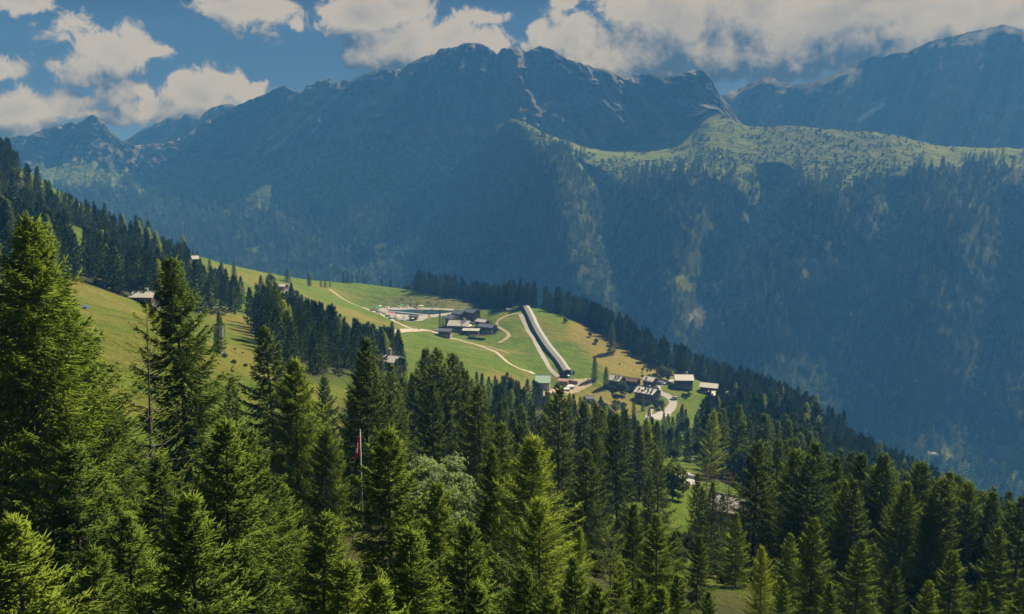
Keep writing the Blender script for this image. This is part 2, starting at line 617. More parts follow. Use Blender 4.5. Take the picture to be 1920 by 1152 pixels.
c = t.mix(t.smooth(t.math('ADD', a_fo, t.math('MULTIPLY', t.math('SUBTRACT', n2, 0.5), 0.5)), 0.35, 0.65), c, ff)
hh = t.math('ADD', n2, t.math('ADD', t.math('MULTIPLY', strat, 0.25), t.math('MULTIPLY', n1, 2.0)))
finish(t, principled(t, c, 0.95, bump(t, hh, 1.0, 20.0), 0.0, 0.1))

# ---------------------------------------------------------------- near hillside (one height field)
# survey points: photo x, photo y, distance ahead (m)
SURVEY = [
    # left hillside
    (-300, 250, 420), (0, 300, 500), (-200, 420, 300), (0, 470, 300), (60, 372, 470), (150, 440, 430), (150, 528, 290), (230, 556, 300), (200, 600, 230), (180, 700, 150),
    (350, 490, 520), (300, 592, 285), (400, 560, 420), (400, 655, 205), (440, 690, 190), (470, 632, 250), (420, 500, 600), (560, 530, 680), (620, 540, 735),
    (500, 600, 380), (440, 560, 420), (600, 690, 250), (300, 462, 560),
    # middle ground
    (560, 560, 560), (650, 650, 420), (740, 690, 330), (850, 700, 440), (800, 640, 540), (700, 605, 560), (800, 620, 590), (1000, 700, 505),
    # pond terrace
    (735, 590, 672), (800, 586, 690), (855, 583, 700), (700, 585, 690), (660, 565, 730), (780, 605, 640), (820, 600, 655),
    (720, 538, 800), (660, 537, 810), (780, 548, 775), (850, 560, 765), (900, 572, 750), (930, 585, 715),
    (880, 620, 612), (940, 630, 600), (940, 655, 570), (830, 640, 570),
    # carpet hill
    (985, 574, 662), (1005, 577, 665), (1020, 630, 605), (1060, 705, 520), (955, 579, 695), (1000, 640, 590), (1100, 612, 655), (1180, 660, 600), (1140, 640, 610), (1235, 700, 570), (1110, 690, 545), (1018, 722, 508), (1075, 755, 480),
    # hamlet
    (1215, 755, 505), (1280, 725, 535), (1270, 785, 450), (1340, 742, 525), (1250, 850, 300), (1270, 920, 175), (1270, 975, 140), (1230, 780, 440), (1160, 735, 515),
    # right shoulder
    (1420, 760, 520), (1500, 805, 480), (1650, 885, 400), (1800, 985, 300), (1930, 1030, 260), (2200, 1090, 230), (1400, 860, 330), (1550, 930, 260), (1700, 1010, 200),
    # foreground, seen between the trees only
    (1370, 1085, 86), (1250, 1085, 80), (1600, 1150, 100), (1900, 1180, 100), (660, 950, 74), (950, 1000, 105), (950, 900, 150), (700, 830, 180),
    (0, 1100, 42), (300, 1020, 62), (600, 1152, 44), (150, 850, 90), (1150, 850, 230),
]
WPTS = [  # x, y, z
    (0, 0, -13), (0, 20, -18.5), (-25, 10, -15), (25, 10, -18), (0, -40, -6), (-60, -20, 2), (60, -20, -16), (25, 45, -29), (-10, 38, -23), (60, 45, -36),
    # beyond the brow the ground falls to the valley
    (-420, 720, -95), (-330, 820, -150), (-200, 900, -190), (-100, 930, -205), (0, 900, -205), (90, 830, -205), (170, 760, -215), (270, 700, -290), (350, 640, -320), (430, 570, -335), (470, 470, -325), (470, 370, -310), (480, 270, -285), (500, 170, -260),
    (-330, 1060, -300), (-100, 1120, -330), (150, 1060, -340), (350, 900, -400), (560, 700, -430), (700, 450, -430), (760, 200, -400),
    (-640, 600, 60), (-640, 300, 70), (-600, 0, 90), (-640, 900, -60), (-640, 1150, -200), (400, 0, -130), (700, 0, -260),
]
pts = []
for (px, py, d) in SURVEY:
    s, e = pix_dir(px, py)
    pts.append((float(s) * d, d, float(e) * d))
pts += WPTS
pts = np.array(pts)
XY = pts[:, :2] / 100.0


def tps(r):
    return np.where(r > 1e-9, r * r * np.log(r + 1e-12), 0.0)


n = len(XY)
K = tps(np.linalg.norm(XY[:, None] - XY[None], axis=2)) + np.eye(n) * 0.004
Pm = np.hstack([np.ones((n, 1)), XY])
A = np.zeros((n + 3, n + 3))
A[:n, :n] = K
A[:n, n:] = Pm
A[n:, :n] = Pm.T
sol = np.linalg.solve(A, np.concatenate([pts[:, 2], np.zeros(3)]))
GX0, GX1, GY0, GY1, GS = -660, 780, -80, 1160, 3.0
gxs = np.arange(GX0, GX1 + 1, GS)
gys = np.arange(GY0, GY1 + 1, GS)
GXX, GYY = np.meshgrid(gxs, gys)
q = np.stack([GXX.ravel(), GYY.ravel()], 1) / 100.0
GZ = np.empty(len(q))
for i in range(0, len(q), 20000):
    r = np.linalg.norm(q[i:i + 20000, None] - XY[None], axis=2)
    GZ[i:i + 20000] = tps(r) @ sol[:n] + sol[n] + q[i:i + 20000] @ sol[n + 1:]
GZ = GZ.reshape(GXX.shape)
dist = np.hypot(GXX, GYY)
amp = sstep(40, 300, dist)
GZ += fbm(GXX / 70, GYY / 70, 4, 3) * 0.9 * amp + fbm(GXX / 16, GYY / 16, 4, 5) * 0.35


def hz(x, y):
    x = np.asarray(x, float)
    y = np.asarray(y, float)
    fx = np.clip((x - GX0) / GS, 0, len(gxs) - 1.001)
    fy = np.clip((y - GY0) / GS, 0, len(gys) - 1.001)
    i = fx.astype(int)
    j = fy.astype(int)
    u = fx - i
    v = fy - j
    return (GZ[j, i] * (1 - u) * (1 - v) + GZ[j, i + 1] * u * (1 - v) + GZ[j + 1, i] * (1 - u) * v + GZ[j + 1, i + 1] * u * v)


def ground(px, py, dmin=15.0, dmax=1100.0):
    """first point of the near hillside on the line of sight"""
    s, e = pix_dir(px, py)
    s = float(s)
    e = float(e)
    ds = np.arange(dmin, dmax, 0.5)
    below = hz(s * ds, ds) >= e * ds
    k = np.argmax(below)
    if not below.any():
        return ground(px, py + 1.0, dmin, dmax)
    d = ds[k]
    return Vector((s * d, d, float(hz(s * d, d))))


def visible(x, y, z):
    t = np.linspace(0.05, 0.985, 90)[:, None]
    return np.all(hz(x * t, y * t) < z * t + 0.6, axis=0)


# level the pond terrace
pond_c = ground(790, 587)
POND_Z = pond_c.z + 0.3
POND_PIX = [(722, 584), (735, 581.5), (770, 580.5), (820, 581), (858, 583), (845, 587), (810, 591), (785, 592.5), (760, 591), (738, 588.5)]


def flat_pt(px, py, z):
    s, e = pix_dir(px, py)
    d = z / float(e)
    return (float(s) * d, d, z)


POND = np.array([flat_pt(px, py, POND_Z) for px, py in POND_PIX])
BEACH_PIX = [(706, 581), (716, 577.5), (740, 577), (790, 577.5), (840, 579.5), (872, 582.5), (860, 587.5), (830, 593), (800, 597), (790, 602), (766, 604), (745, 600), (726, 592)]
BEACH = np.array([flat_pt(px, py, POND_Z + 0.3) for px, py in BEACH_PIX])


def poly_dist(x, y, poly):
    """signed distance, negative inside"""
    d = np.full(x.shape, 1e9)
    n = len(poly)
    for i in range(n):
        ax, ay = poly[i][:2]
        bx, by = poly[(i + 1) % n][:2]
        vx, vy = bx - ax, by - ay
        t = np.clip(((x - ax) * vx + (y - ay) * vy) / (vx * vx + vy * vy), 0, 1)
        d = np.minimum(d, np.hypot(x - ax - t * vx, y - ay - t * vy))
    return np.where(in_poly(x, y, [(p[0], p[1]) for p in poly]), -d, d)


bd = poly_dist(GXX, GYY, BEACH)
k = 1 - sstep(0, 14, bd)
GZ = GZ * (1 - k) + (POND_Z + 0.25) * k
pd = poly_dist(GXX, GYY, POND)
GZ = np.where(pd < 0, GZ - 1.2 * sstep(0, 4, -pd), GZ)

# ground cover masks (what grows where)
GPX, GPY = project(GXX, np.maximum(GYY, 1.0), GZ)
front = GYY > 8
dry = np.full(GXX.shape, 0.30)
for poly, v in [
    ([(1075, 600), (1110, 600), (1260, 700), (1230, 720), (1170, 720), (1105, 660), (1070, 640)], 1.05),
    ([(1100, 720), (1180, 720), (1190, 790), (1060, 780), (1060, 745)], 0.85),
    ([(90, 500), (420, 570), (520, 640), (470, 740), (120, 800)], 0.66),
    ([(600, 560), (720, 600), (790, 618), (690, 612), (560, 580)], 0.6),
    ([(930, 600), (985, 600), (1050, 700), (960, 700)], 0.34),
    ([(960, 690), (1050, 700), (1040, 740), (900, 710)], 0.6),
    ([(660, 538), (760, 542), (900, 575), (700, 575)], 0.12),
    ([(760, 625), (900, 645), (960, 690), (860, 700), (770, 670)], 0.15),
    ([(1300, 740), (1370, 740), (1370, 790), (1300, 780)], 0.0),
    ([(1240, 920), (1300, 920), (1300, 985), (1240, 985)], -0.3),
    ([(1240, 885), (1310, 885), (1310, 918), (1240, 918)], 1.1),
    ([(1300, 1050), (1450, 1050), (1450, 1140), (1300, 1140)], 0.95),
    ([(350, 485), (640, 540), (640, 580), (480, 560)], 0.45),
]:
    dry = np.where(in_poly(GPX, GPY, poly) & front, v, dry)
for _ in range(5):
    dry = (dry + np.roll(dry, 1, 0) + np.roll(dry, -1, 0) + np.roll(dry, 1, 1) + np.roll(dry, -1, 1)) / 5
bank = (in_poly(GPX, GPY, [(700, 560), (780, 556), (860, 562), (920, 577), (870, 580), (740, 574)]) & front).astype(float)
for _ in range(3):
    bank = (bank + np.roll(bank, 1, 0) + np.roll(bank, -1, 0) + np.roll(bank, 1, 1) + np.roll(bank, -1, 1)) / 5
FOREST_PIX = [   # base positions of closed forest, in photo coordinates
    [(-400, 240), (0, 290), (110, 395), (250, 450), (352, 492), (372, 530), (405, 590), (330, 588), (228, 554), (120, 520), (60, 545), (-400, 640)],
    [(470, 612), (560, 600), (650, 640), (745, 655), (765, 690), (700, 700), (600, 720), (520, 690)],
    [(1385, 745), (1500, 790), (1650, 870), (1800, 940), (2000, 985), (2000, 1060), (1700, 1040), (1560, 960), (1330, 900), (1300, 860), (1330, 800)],
    [(770, 745), (900, 738), (1000, 752), (1060, 778), (1180, 800), (1240, 850), (1220, 940), (1000, 960), (700, 860), (640, 760)],
]
CLEARING = [(95, 425), (150, 425), (190, 452), (172, 500), (150, 515), (125, 480)]
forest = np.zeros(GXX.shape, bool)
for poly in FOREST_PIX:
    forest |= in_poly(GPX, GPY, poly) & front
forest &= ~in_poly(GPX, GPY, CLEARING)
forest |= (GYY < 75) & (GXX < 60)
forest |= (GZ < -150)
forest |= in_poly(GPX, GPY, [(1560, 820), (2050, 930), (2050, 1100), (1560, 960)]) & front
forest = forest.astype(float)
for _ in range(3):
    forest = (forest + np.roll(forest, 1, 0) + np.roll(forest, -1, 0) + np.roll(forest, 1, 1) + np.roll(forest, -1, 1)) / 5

ny, nx = GXX.shape
idx = np.arange(ny * nx).reshape(ny, nx)
quads = np.stack([idx[:-1, :-1], idx[:-1, 1:], idx[1:, 1:], idx[1:, :-1]], -1).reshape(-1, 4)
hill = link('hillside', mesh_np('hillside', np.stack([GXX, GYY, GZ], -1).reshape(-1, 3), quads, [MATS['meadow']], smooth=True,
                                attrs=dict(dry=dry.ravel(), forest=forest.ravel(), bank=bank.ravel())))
struct(hill)

# ---------------------------------------------------------------- the opposite mountains
SKYLINE = [(-700, 330), (-400, 300), (-100, 270), (0, 262), (60, 252), (85, 240), (130, 228), (152, 228), (163, 219), (176, 215), (188, 220), (205, 245), (225, 262), (245, 270), (270, 273), (300, 268), (330, 264), (350, 252), (380, 232), (440, 200), (480, 182), (500, 174), (534, 159), (547, 167), (553, 172), (572, 168), (577, 156), (590, 155), (600, 150), (620, 145), (627, 155), (640, 151), (655, 150), (690, 136), (722, 127), (731, 134), (750, 130), (760, 122), (800, 104), (815, 102), (825, 92), (850, 88), (865, 82), (890, 80), (906, 82), (925, 95), (933, 105), (940, 92), (955, 88), (975, 90), (985, 97), (995, 90), (1015, 87), (1030, 90), (1045, 100), (1065, 110), (1100, 122), (1120, 128), (1150, 135), (1172, 146), (1200, 140), (1235, 138), (1265, 142), (1280, 136), (1310, 130), (1325, 132), (1333, 145), (1342, 165), (1352, 178), (1365, 195), (1380, 215), (1395, 236), (1450, 262), (1550, 290), (1700, 320), (1920, 340), (2500, 380)]
# per key column: seven rows (distance, photo y): foot, lower slope, forest, forest top, terrace, cliff foot, mid cliff; the crest follows SKYLINE
KEYC = [-700, 0, 170, 245, 430, 600, 800, 900, 960, 1050, 1110, 1150, 1250, 1340, 1395, 1500, 1650, 1800, 1920, 2500]
KROW = [
    [(900, 900), (1300, 700), (2000, 480), (2500, 420), (2900, 380), (3100, 360), (3250, 345), 3400],
    [(1300, 760), (1700, 580), (2300, 440), (2700, 370), (2950, 325), (3050, 300), (3120, 282), 3200],
    [(1300, 760), (1700, 590), (2350, 450), (2800, 370), (3000, 320), (3090, 285), (3160, 250), 3220],
    [(1300, 760), (1700, 590), (2350, 450), (2800, 380), (3050, 335), (3150, 310), (3230, 290), 3320],
    [(1200, 780), (1800, 590), (2350, 450), (2700, 380), (2950, 325), (3060, 285), (3150, 245), 3240],
    [(1150, 800), (1750, 600), (2250, 470), (2600, 385), (2850, 310), (2980, 255), (3080, 200), 3180],
    [(1100, 820), (1650, 620), (2150, 470), (2500, 375), (2750, 290), (2880, 225), (2990, 160), 3090],
    [(1050, 840), (1600, 640), (2050, 470), (2350, 370), (2560, 290), (2780, 225), (2920, 150), 3060],
    [(1050, 860), (1500, 650), (1950, 470), (2250, 330), (2400, 224), (2650, 235), (2830, 160), 3000],
    [(1000, 900), (1420, 680), (1800, 460), (2080, 286), (2330, 268), (2620, 258), (2780, 185), 2950],
    [(1000, 900), (1400, 690), (1780, 480), (2080, 335), (2330, 292), (2610, 272), (2760, 205), 2920],
    [(1000, 920), (1380, 710), (1760, 500), (2080, 345), (2330, 298), (2600, 276), (2740, 212), 2890],
    [(980, 940), (1330, 740), (1720, 520), (2080, 328), (2320, 296), (2580, 264), (2710, 205), 2850],
    [(960, 960), (1300, 790), (1680, 545), (2050, 328), (2300, 272), (2540, 213), (2650, 195), 2780],
    [(960, 980), (1270, 810), (1640, 555), (2000, 335), (2260, 282), (2500, 234), (2620, 240), 2760],
    [(940, 1000), (1240, 860), (1600, 570), (1960, 350), (2220, 280), (2440, 237), (2600, 250), 2740],
    [(920, 1040), (1200, 920), (1540, 610), (1880, 375), (2130, 296), (2340, 248), (2550, 275), 2700],
    [(880, 1060), (1160, 960), (1480, 630), (1820, 385), (2070, 310), (2290, 276), (2500, 300), 2680],
    [(860, 1080), (1120, 990), (1420, 650), (1760, 400), (2000, 318), (2210, 279), (2450, 310), 2680],
    [(820, 1100), (1060, 1010), (1350, 700), (1650, 440), (1900, 350), (2130, 310), (2400, 330), 2650],
]
KROW = [[((lambda d: d if d <= 1400 else 1400 + (d - 1400) * 0.55)(q_[0]), q_[1]) if isinstance(q_, tuple) else (1400 + (q_ - 1400) * 0.55) for q_ in K_] for K_ in KROW]
NS, SUB = 960, (14, 26, 40, 44, 40, 34, 34, 60, 12)
cols_px = np.concatenate([np.linspace(-700, -60, 60, endpoint=False), np.linspace(-60, 1980, NS), np.linspace(1980, 2500, 50)[1:]])


def smooth1(y, xs, ctrl_x):
    """monotone cubic (Fritsch-Carlson) interpolation"""
    cx = np.asarray(ctrl_x, float)
    cyv = np.asarray(y, float)
    h = np.diff(cx)
    dl = np.diff(cyv) / h
    m = np.zeros_like(cyv)
    m[0], m[-1] = dl[0], dl[-1]
    w1 = 2 * h[1:] + h[:-1]
    w2 = h[1:] + 2 * h[:-1]
    ok = dl[1:] * dl[:-1] > 0
    with np.errstate(divide='ignore', invalid='ignore'):
        m[1:-1] = np.where(ok, (w1 + w2) / (w1 / dl[:-1] + w2 / dl[1:]), 0)
    k = np.clip(np.searchsorted(cx, xs, side='right') - 1, 0, len(cx) - 2)
    t = (xs - cx[k]) / h[k]
    return ((2 * t ** 3 - 3 * t ** 2 + 1) * cyv[k] + (t ** 3 - 2 * t ** 2 + t) * h[k] * m[k] + (-2 * t ** 3 + 3 * t ** 2) * cyv[k + 1] + (t ** 3 - t ** 2) * h[k] * m[k + 1])


rowsD, rowsP = [], []
for r in range(7):
    rowsD.append(smooth1([K_[r][0] for K_ in KROW], cols_px, KEYC))
    rowsP.append(smooth1([K_[r][1] for K_ in KROW], cols_px, KEYC))
skyD = smooth1([K_[7] for K_ in KROW], cols_px, KEYC)
skyP = np.interp(cols_px, [p[0] for p in SKYLINE], [p[1] for p in SKYLINE])
skyP = skyP + (ridged(cols_px / 22.0, cols_px * 0 + 0.5, 5, 9, 0.6) - 0.75) * -5.0 + fbm(cols_px / 9.0, cols_px * 0 + 0.5, 4, 9) * 1.6
# the alp crest east of the cliff has its own small bumps
crestfix = np.interp(cols_px, [1380, 1395, 1410, 1440, 1470, 1500, 1540, 1590, 1640, 1660, 1700, 1750, 1800, 1850, 1920], [0, 0, 3, 3, 0, 0, 3, 3, 0, 2, 2, 2, 0, 0, 0])
rowsP[5] = rowsP[5] + crestfix + np.where(cols_px > 1395, fbm(cols_px / 18.0, cols_px * 0 + 3.5, 4, 19) * 1.6, 0)
rowsD.append(skyD)
rowsP.append(skyP)
rowsD = [np.full_like(cols_px, 600.0) - 0 * cols_px] + rowsD + [skyD + 330]
rowsP = [np.full_like(cols_px, 1500.0)] + rowsP + [skyP + 130]
MD = np.array(rowsD)            # (10, ncol)
MPY = np.array(rowsP)
sE = pix_dir(np.broadcast_to(cols_px, MPY.shape), MPY)
ME = sE[1]
nrow = MD.shape[0]
tt = np.concatenate([np.linspace(i, i + 1, SUB[i], endpoint=False) for i in range(nrow - 1)] + [[nrow - 1.0]])
Dg = np.empty((len(tt), len(cols_px)))
Eg = np.empty_like(Dg)
ar = np.arange(nrow, dtype=float)
for c_ in range(len(cols_px)):
    Dg[:, c_] = smooth1(MD[:, c_], tt, ar)
    Eg[:, c_] = smooth1(ME[:, c_], tt, ar)
T2, PX2 = np.meshgrid(tt, cols_px, indexing='ij')
# relief: gullies and ribs running down the slopes, slabs leaning to the left in the west
lat = PX2 / F * Dg
hgt = Eg * Dg
east = sstep(900, 1000, PX2)
zone_cliff = (sstep(4.6, 6.0, T2) * (1 - east) + sstep(5.95, 6.4, T2) * east) * (1 - sstep(8.0, 8.4, T2))
west = 1 - sstep(760, 1000, PX2)
wrp = fbm(lat / 330, hgt / 330, 4, 15) * 70 + fbm(lat / 80, hgt / 80, 3, 16) * 18
shear = lat - (0.95 * west + 0.12) * hgt + wrp
rel = (ridged(shear / 190, hgt / 900, 5, 21) - 0.75) * (190 - 90 * sstep(900, 1050, PX2)) + (ridged(shear / 55, hgt / 260, 5, 31, 0.6) - 0.75) * 48 + fbm(lat / 34, hgt / 24, 5, 33, 0.65) * 22
band = perlin(lat / 900 + fbm(lat / 260, hgt / 260, 3, 41) * 0.25, hgt / 46, 51) * 9 * (1 - west)
low = (ridged(lat / 260 - hgt / 500, Dg / 700, 5, 61) - 0.75) * 120 + fbm(lat / 70, Dg / 80, 4, 71) * 12
low_amp = sstep(1.6, 2.6, T2) * (1 - zone_cliff) * (1 - 0.985 * sstep(3.4, 4.3, T2) * sstep(950, 1100, PX2))
crestk = np.exp(-((T2 - 8.0) / 0.05) ** 2)
alpk = np.where(PX2 > 1330, np.exp(-((T2 - 6.0) / 0.06) ** 2), 0)
disp = (rel + band) * zone_cliff * (1 - 0.6 * crestk) + low * low_amp * (1 - alpk)
disp *= np.where(PX2 > 1395, 1 - 0.7 * sstep(5.2, 6.0, T2), 1)
def gline(py_, pts_, wd):
    return np.exp(-((PX2 - np.interp(py_, [q_[1] for q_ in pts_], [q_[0] for q_ in pts_])) / wd) ** 2)


PY2 = 576 - F * (Eg * math.cos(PITCH) + math.sin(PITCH)) / (math.cos(PITCH) - Eg * math.sin(PITCH))
spur = 85 * gline(PY2, [(1085, 290), (1112, 340), (1138, 400), (1158, 460), (1195, 560), (1235, 700)], 36) - 60 * gline(PY2, [(1040, 285), (1050, 400), (1070, 520), (1090, 680)], 60)
spur += 85 * gline(PY2, [(1450, 330), (1425, 420), (1335, 530), (1280, 640), (1250, 740)], 42) - 60 * gline(PY2, [(1280, 330), (1270, 430), (1255, 540), (1250, 620)], 55)
spur += 70 * gline(PY2, [(1690, 350), (1660, 450), (1600, 560), (1540, 700), (1500, 800)], 40) - 60 * gline(PY2, [(1560, 350), (1520, 480), (1440, 600), (1400, 720)], 60) - 55 * gline(PY2, [(1800, 320), (1780, 480), (1720, 640), (1680, 800)], 60)
spur += 60 * gline(PY2, [(1900, 330), (1880, 500), (1840, 700), (1800, 850)], 36) + 70 * gline(PY2, [(900, 330), (800, 420), (700, 500)], 40) + 55 * gline(PY2, [(960, 330), (930, 450), (900, 560)], 30)
gullies = np.clip(spur, 0, 85) / 85
spur = spur * 1.5
disp = disp + spur * sstep(2.1, 2.8, T2) * (1 - sstep(4.0, 4.6, T2))
Dd = Dg + disp * 0.62
S2, _ = pix_dir(PX2, MPY.mean())
u2 = (PX2 - 960) / F
# horizontal direction for each vertex from its column and elevation
cp, sp = math.cos(PITCH), math.sin(PITCH)
vv = (Eg * cp + sp) / (cp - Eg * sp)
S2 = u2 / (cp + vv * sp)
MX, MY, MZ = S2 * Dd, Dd, Eg * Dd
mpx, mpy = PX2, 576 - F * vv

# what covers it
TREELINE = [(-700, 600), (0, 345), (250, 350), (420, 385), (520, 395), (640, 390), (760, 365), (850, 330), (930, 262), (960, 240), (1010, 285), (1060, 284), (1085, 300), (1110, 335), (1140, 380), (1152, 420), (1160, 360), (1175, 330), (1230, 322), (1300, 318), (1380, 325), (1392, 380), (1400, 420), (1440, 425), (1460, 365), (1500, 350), (1560, 350), (1640, 330), (1700, 318), (1800, 312), (1920, 312), (2500, 320)]
tl = np.interp(mpx, [p[0] for p in TREELINE], [p[1] for p in TREELINE]) + fbm(mpx / 40, mpy / 40, 5, 81) * 26
fo = sstep(-4, 10, mpy - tl) * (T2 < 5.4)
fo_soft = np.maximum(fo, 0.22 * sstep(-55, 0, mpy - tl) * sstep(-0.1, 0.3, fbm(mpx / 18, mpy / 14, 3, 171)) * (T2 < 5.4) * (mpx > 940))
SHRUBP = [[(1390, 330), (1465, 335), (1440, 420), (1390, 480), (1330, 530), (1310, 520), (1370, 440), (1400, 400)], [(1120, 330), (1165, 335), (1180, 420), (1220, 470), (1190, 520), (1160, 450)], [(1640, 380), (1700, 370), (1690, 430), (1640, 440)]]
ROCKP = [[(1290, 590), (1340, 560), (1345, 590), (1300, 622)], [(1490, 490), (1640, 470), (1720, 500), (1640, 540), (1520, 530)], [(1350, 565), (1420, 545), (1410, 580), (1350, 590)]]
CLEARP = [[(1255, 525), (1300, 510), (1355, 525), (1340, 545), (1275, 548)], [(1865, 838), (1990, 838), (1990, 930), (1890, 912)], [(1725, 838), (1790, 848), (1780, 868), (1735, 858)], [(465, 465), (490, 462), (488, 474), (466, 476)]]
mp = lambda L: np.any([in_poly(mpx + fbm(mpx / 12, mpy / 12, 3, 91) * 8, mpy + fbm(mpx / 12, mpy / 12, 3, 95) * 6, p) for p in L], axis=0)
shrub_m = mp(SHRUBP)
rock_m = mp(ROCKP)
clear_m = mp(CLEARP)
tfo = fo * (~shrub_m) * (~rock_m) * (~clear_m)
tree_w = fo_soft * (~shrub_m) * (~rock_m) * (~clear_m)
alp_zone = ((T2 > 3.2) & (T2 < 6.02) & (mpx > 940)).astype(float) * (1 - fo)
cirque = (T2 > 4.85) & (T2 < 6.02)
alpgrass = alp_zone * np.where(cirque | (mpx > 1690 + 40 * fbm(mpx / 30, mpy / 12, 3, 183)), 1.0, 0.0) * (1 - 0.55 * sstep(1385, 1440, mpx) * (1 - sstep(1640, 1760, mpx + fbm(mpx / 30, mpy / 12, 3, 181) * 50)))
path_l = np.exp(-((mpy - np.interp(mpx, [1120, 1200, 1290, 1370, 1440], [337, 330, 317, 320, 312])) / 5.0) ** 2) * ((mpx > 1110) & (mpx < 1450))
sh_spot = sstep(0.05, 0.35, fbm(mpx / 38, mpy / 18, 4, 101))
alpgrass = np.maximum(alpgrass * (1 - 0.8 * sh_spot * (1 - 0.7 * sstep(1650, 1760, mpx))), path_l)
alpgrass = np.maximum(alpgrass, alp_zone * 0.7 * sstep(0.3, 0.6, fbm(mpx / 60, mpy / 25, 4, 103)))
alpgrass = np.maximum(alpgrass, clear_m.astype(float))
gully = np.exp(-((mpx - np.interp(mpy, [290, 340, 400, 460], [1070, 1112, 1138, 1150])) / 5.0) ** 2) * ((mpy > 290) & (mpy < 460))
alpgrass = np.maximum(alpgrass, gully)
shr = np.maximum(alp_zone * (1 - alpgrass), shrub_m.astype(float))
shr = np.maximum(shr, ((1 - fo) * (1 - sstep(5.2, 6.0, T2)) * 0.85 * (mpx < 950)))
tfo = tfo * (1 - sstep(0.3, 0.6, gully))
tree_w = tree_w * (1 - sstep(0.3, 0.6, gully))
lw_grass = (T2 < 6.5) * (mpx < 950) * (1 - fo) * (0.05 + 0.5 * fbm(mpx / 60, mpy / 40, 3, 111))
alpgrass = np.maximum(alpgrass, np.clip(lw_grass, 0, 0.25))
sc = np.zeros_like(mpx)
for (xa, ya, xb, yb, w_) in [(495, 318, 395, 440, 3), (480, 322, 420, 410, 3), (500, 325, 430, 420, 2.5), (540, 350, 520, 415, 2), (640, 170, 500, 290, 6), (600, 180, 480, 280, 5), (560, 330, 660, 345, 4), (470, 345, 330, 430, 3), (860, 290, 820, 345, 3), (925, 420, 905, 470, 2)]:
    vx, vy = xb - xa, yb - ya
    tq = np.clip(((mpx - xa) * vx + (mpy - ya) * vy) / (vx * vx + vy * vy), 0, 1)
    dd = np.hypot(mpx - xa - tq * vx + fbm(mpy / 20, mpx / 60, 3, 121) * 7, mpy - ya - tq * vy)
    sc = np.maximum(sc, np.exp(-(dd / w_) ** 2) * 0.75)
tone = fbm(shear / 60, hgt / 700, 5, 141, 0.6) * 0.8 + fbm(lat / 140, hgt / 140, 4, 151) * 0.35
nr, nc = MX.shape
idx = np.arange(nr * nc).reshape(nr, nc)
quads = np.stack([idx[:-1, :-1], idx[:-1, 1:], idx[1:, 1:], idx[1:, :-1]], -1).reshape(-1, 4)
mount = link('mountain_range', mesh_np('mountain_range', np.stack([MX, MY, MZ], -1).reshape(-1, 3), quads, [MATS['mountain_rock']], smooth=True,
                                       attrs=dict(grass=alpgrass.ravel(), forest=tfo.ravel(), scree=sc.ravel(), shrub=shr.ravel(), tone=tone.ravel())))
struct(mount)


def far_mountain(name, sky_pts, D0, depth, foot_py, seed, streaks=()):
    xs = np.linspace(sky_pts[0][0], sky_pts[-1][0], 300)
    py = np.interp(xs, [p[0] for p in sky_pts], [p[1] for p in sky_pts]) + fbm(xs / 16, xs * 0, 4, seed) * 2.0
    t = np.concatenate([np.linspace(0, 1, 110), [1.25, 1.6]])
    T, X = np.meshgrid(t, xs, indexing='ij')
    PYc = foot_py + (py[None] - foot_py) * np.minimum(T, 1) ** 0.85 + np.maximum(T - 1, 0) * 150
    Dc = D0 - depth * (1 - T)
    s, e = pix_dir(X, PYc)
    la, hg = s * Dc, e * Dc
    k = 1 - 0.6 * np.exp(-((T - 1) / 0.03) ** 2)
    Dc = Dc + ((ridged((la - 0.5 * hg) / 320, hg / 800, 5, seed + 3) - 0.75) * 120 + (ridged((la - 0.6 * hg) / 90, hg / 300, 5, seed + 7, 0.6) - 0.75) * 50) * k * np.minimum(1, T * 4)
    scr = np.zeros_like(X)
    for (xa, ya, xb, yb, w_, a_) in streaks:
        vx, vy = xb - xa, yb - ya
        tq = np.clip(((X - xa) * vx + (PYc - ya) * vy) / (vx * vx + vy * vy), 0, 1)
        dd = np.hypot(X - xa - tq * vx, PYc - ya - tq * vy)
        scr = np.maximum(scr, np.exp(-(dd / w_) ** 2) * a_)
    nr, nc = X.shape
    idx = np.arange(nr * nc).reshape(nr, nc)
    quads = np.stack([idx[:-1, :-1], idx[:-1, 1:], idx[1:, 1:], idx[1:, :-1]], -1).reshape(-1, 4)
    z0 = np.zeros(X.size)
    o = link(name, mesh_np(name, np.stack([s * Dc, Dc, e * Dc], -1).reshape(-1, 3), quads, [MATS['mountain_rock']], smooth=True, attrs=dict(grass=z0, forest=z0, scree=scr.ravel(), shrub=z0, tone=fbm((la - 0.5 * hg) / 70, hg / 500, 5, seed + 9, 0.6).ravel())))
    return struct(o)


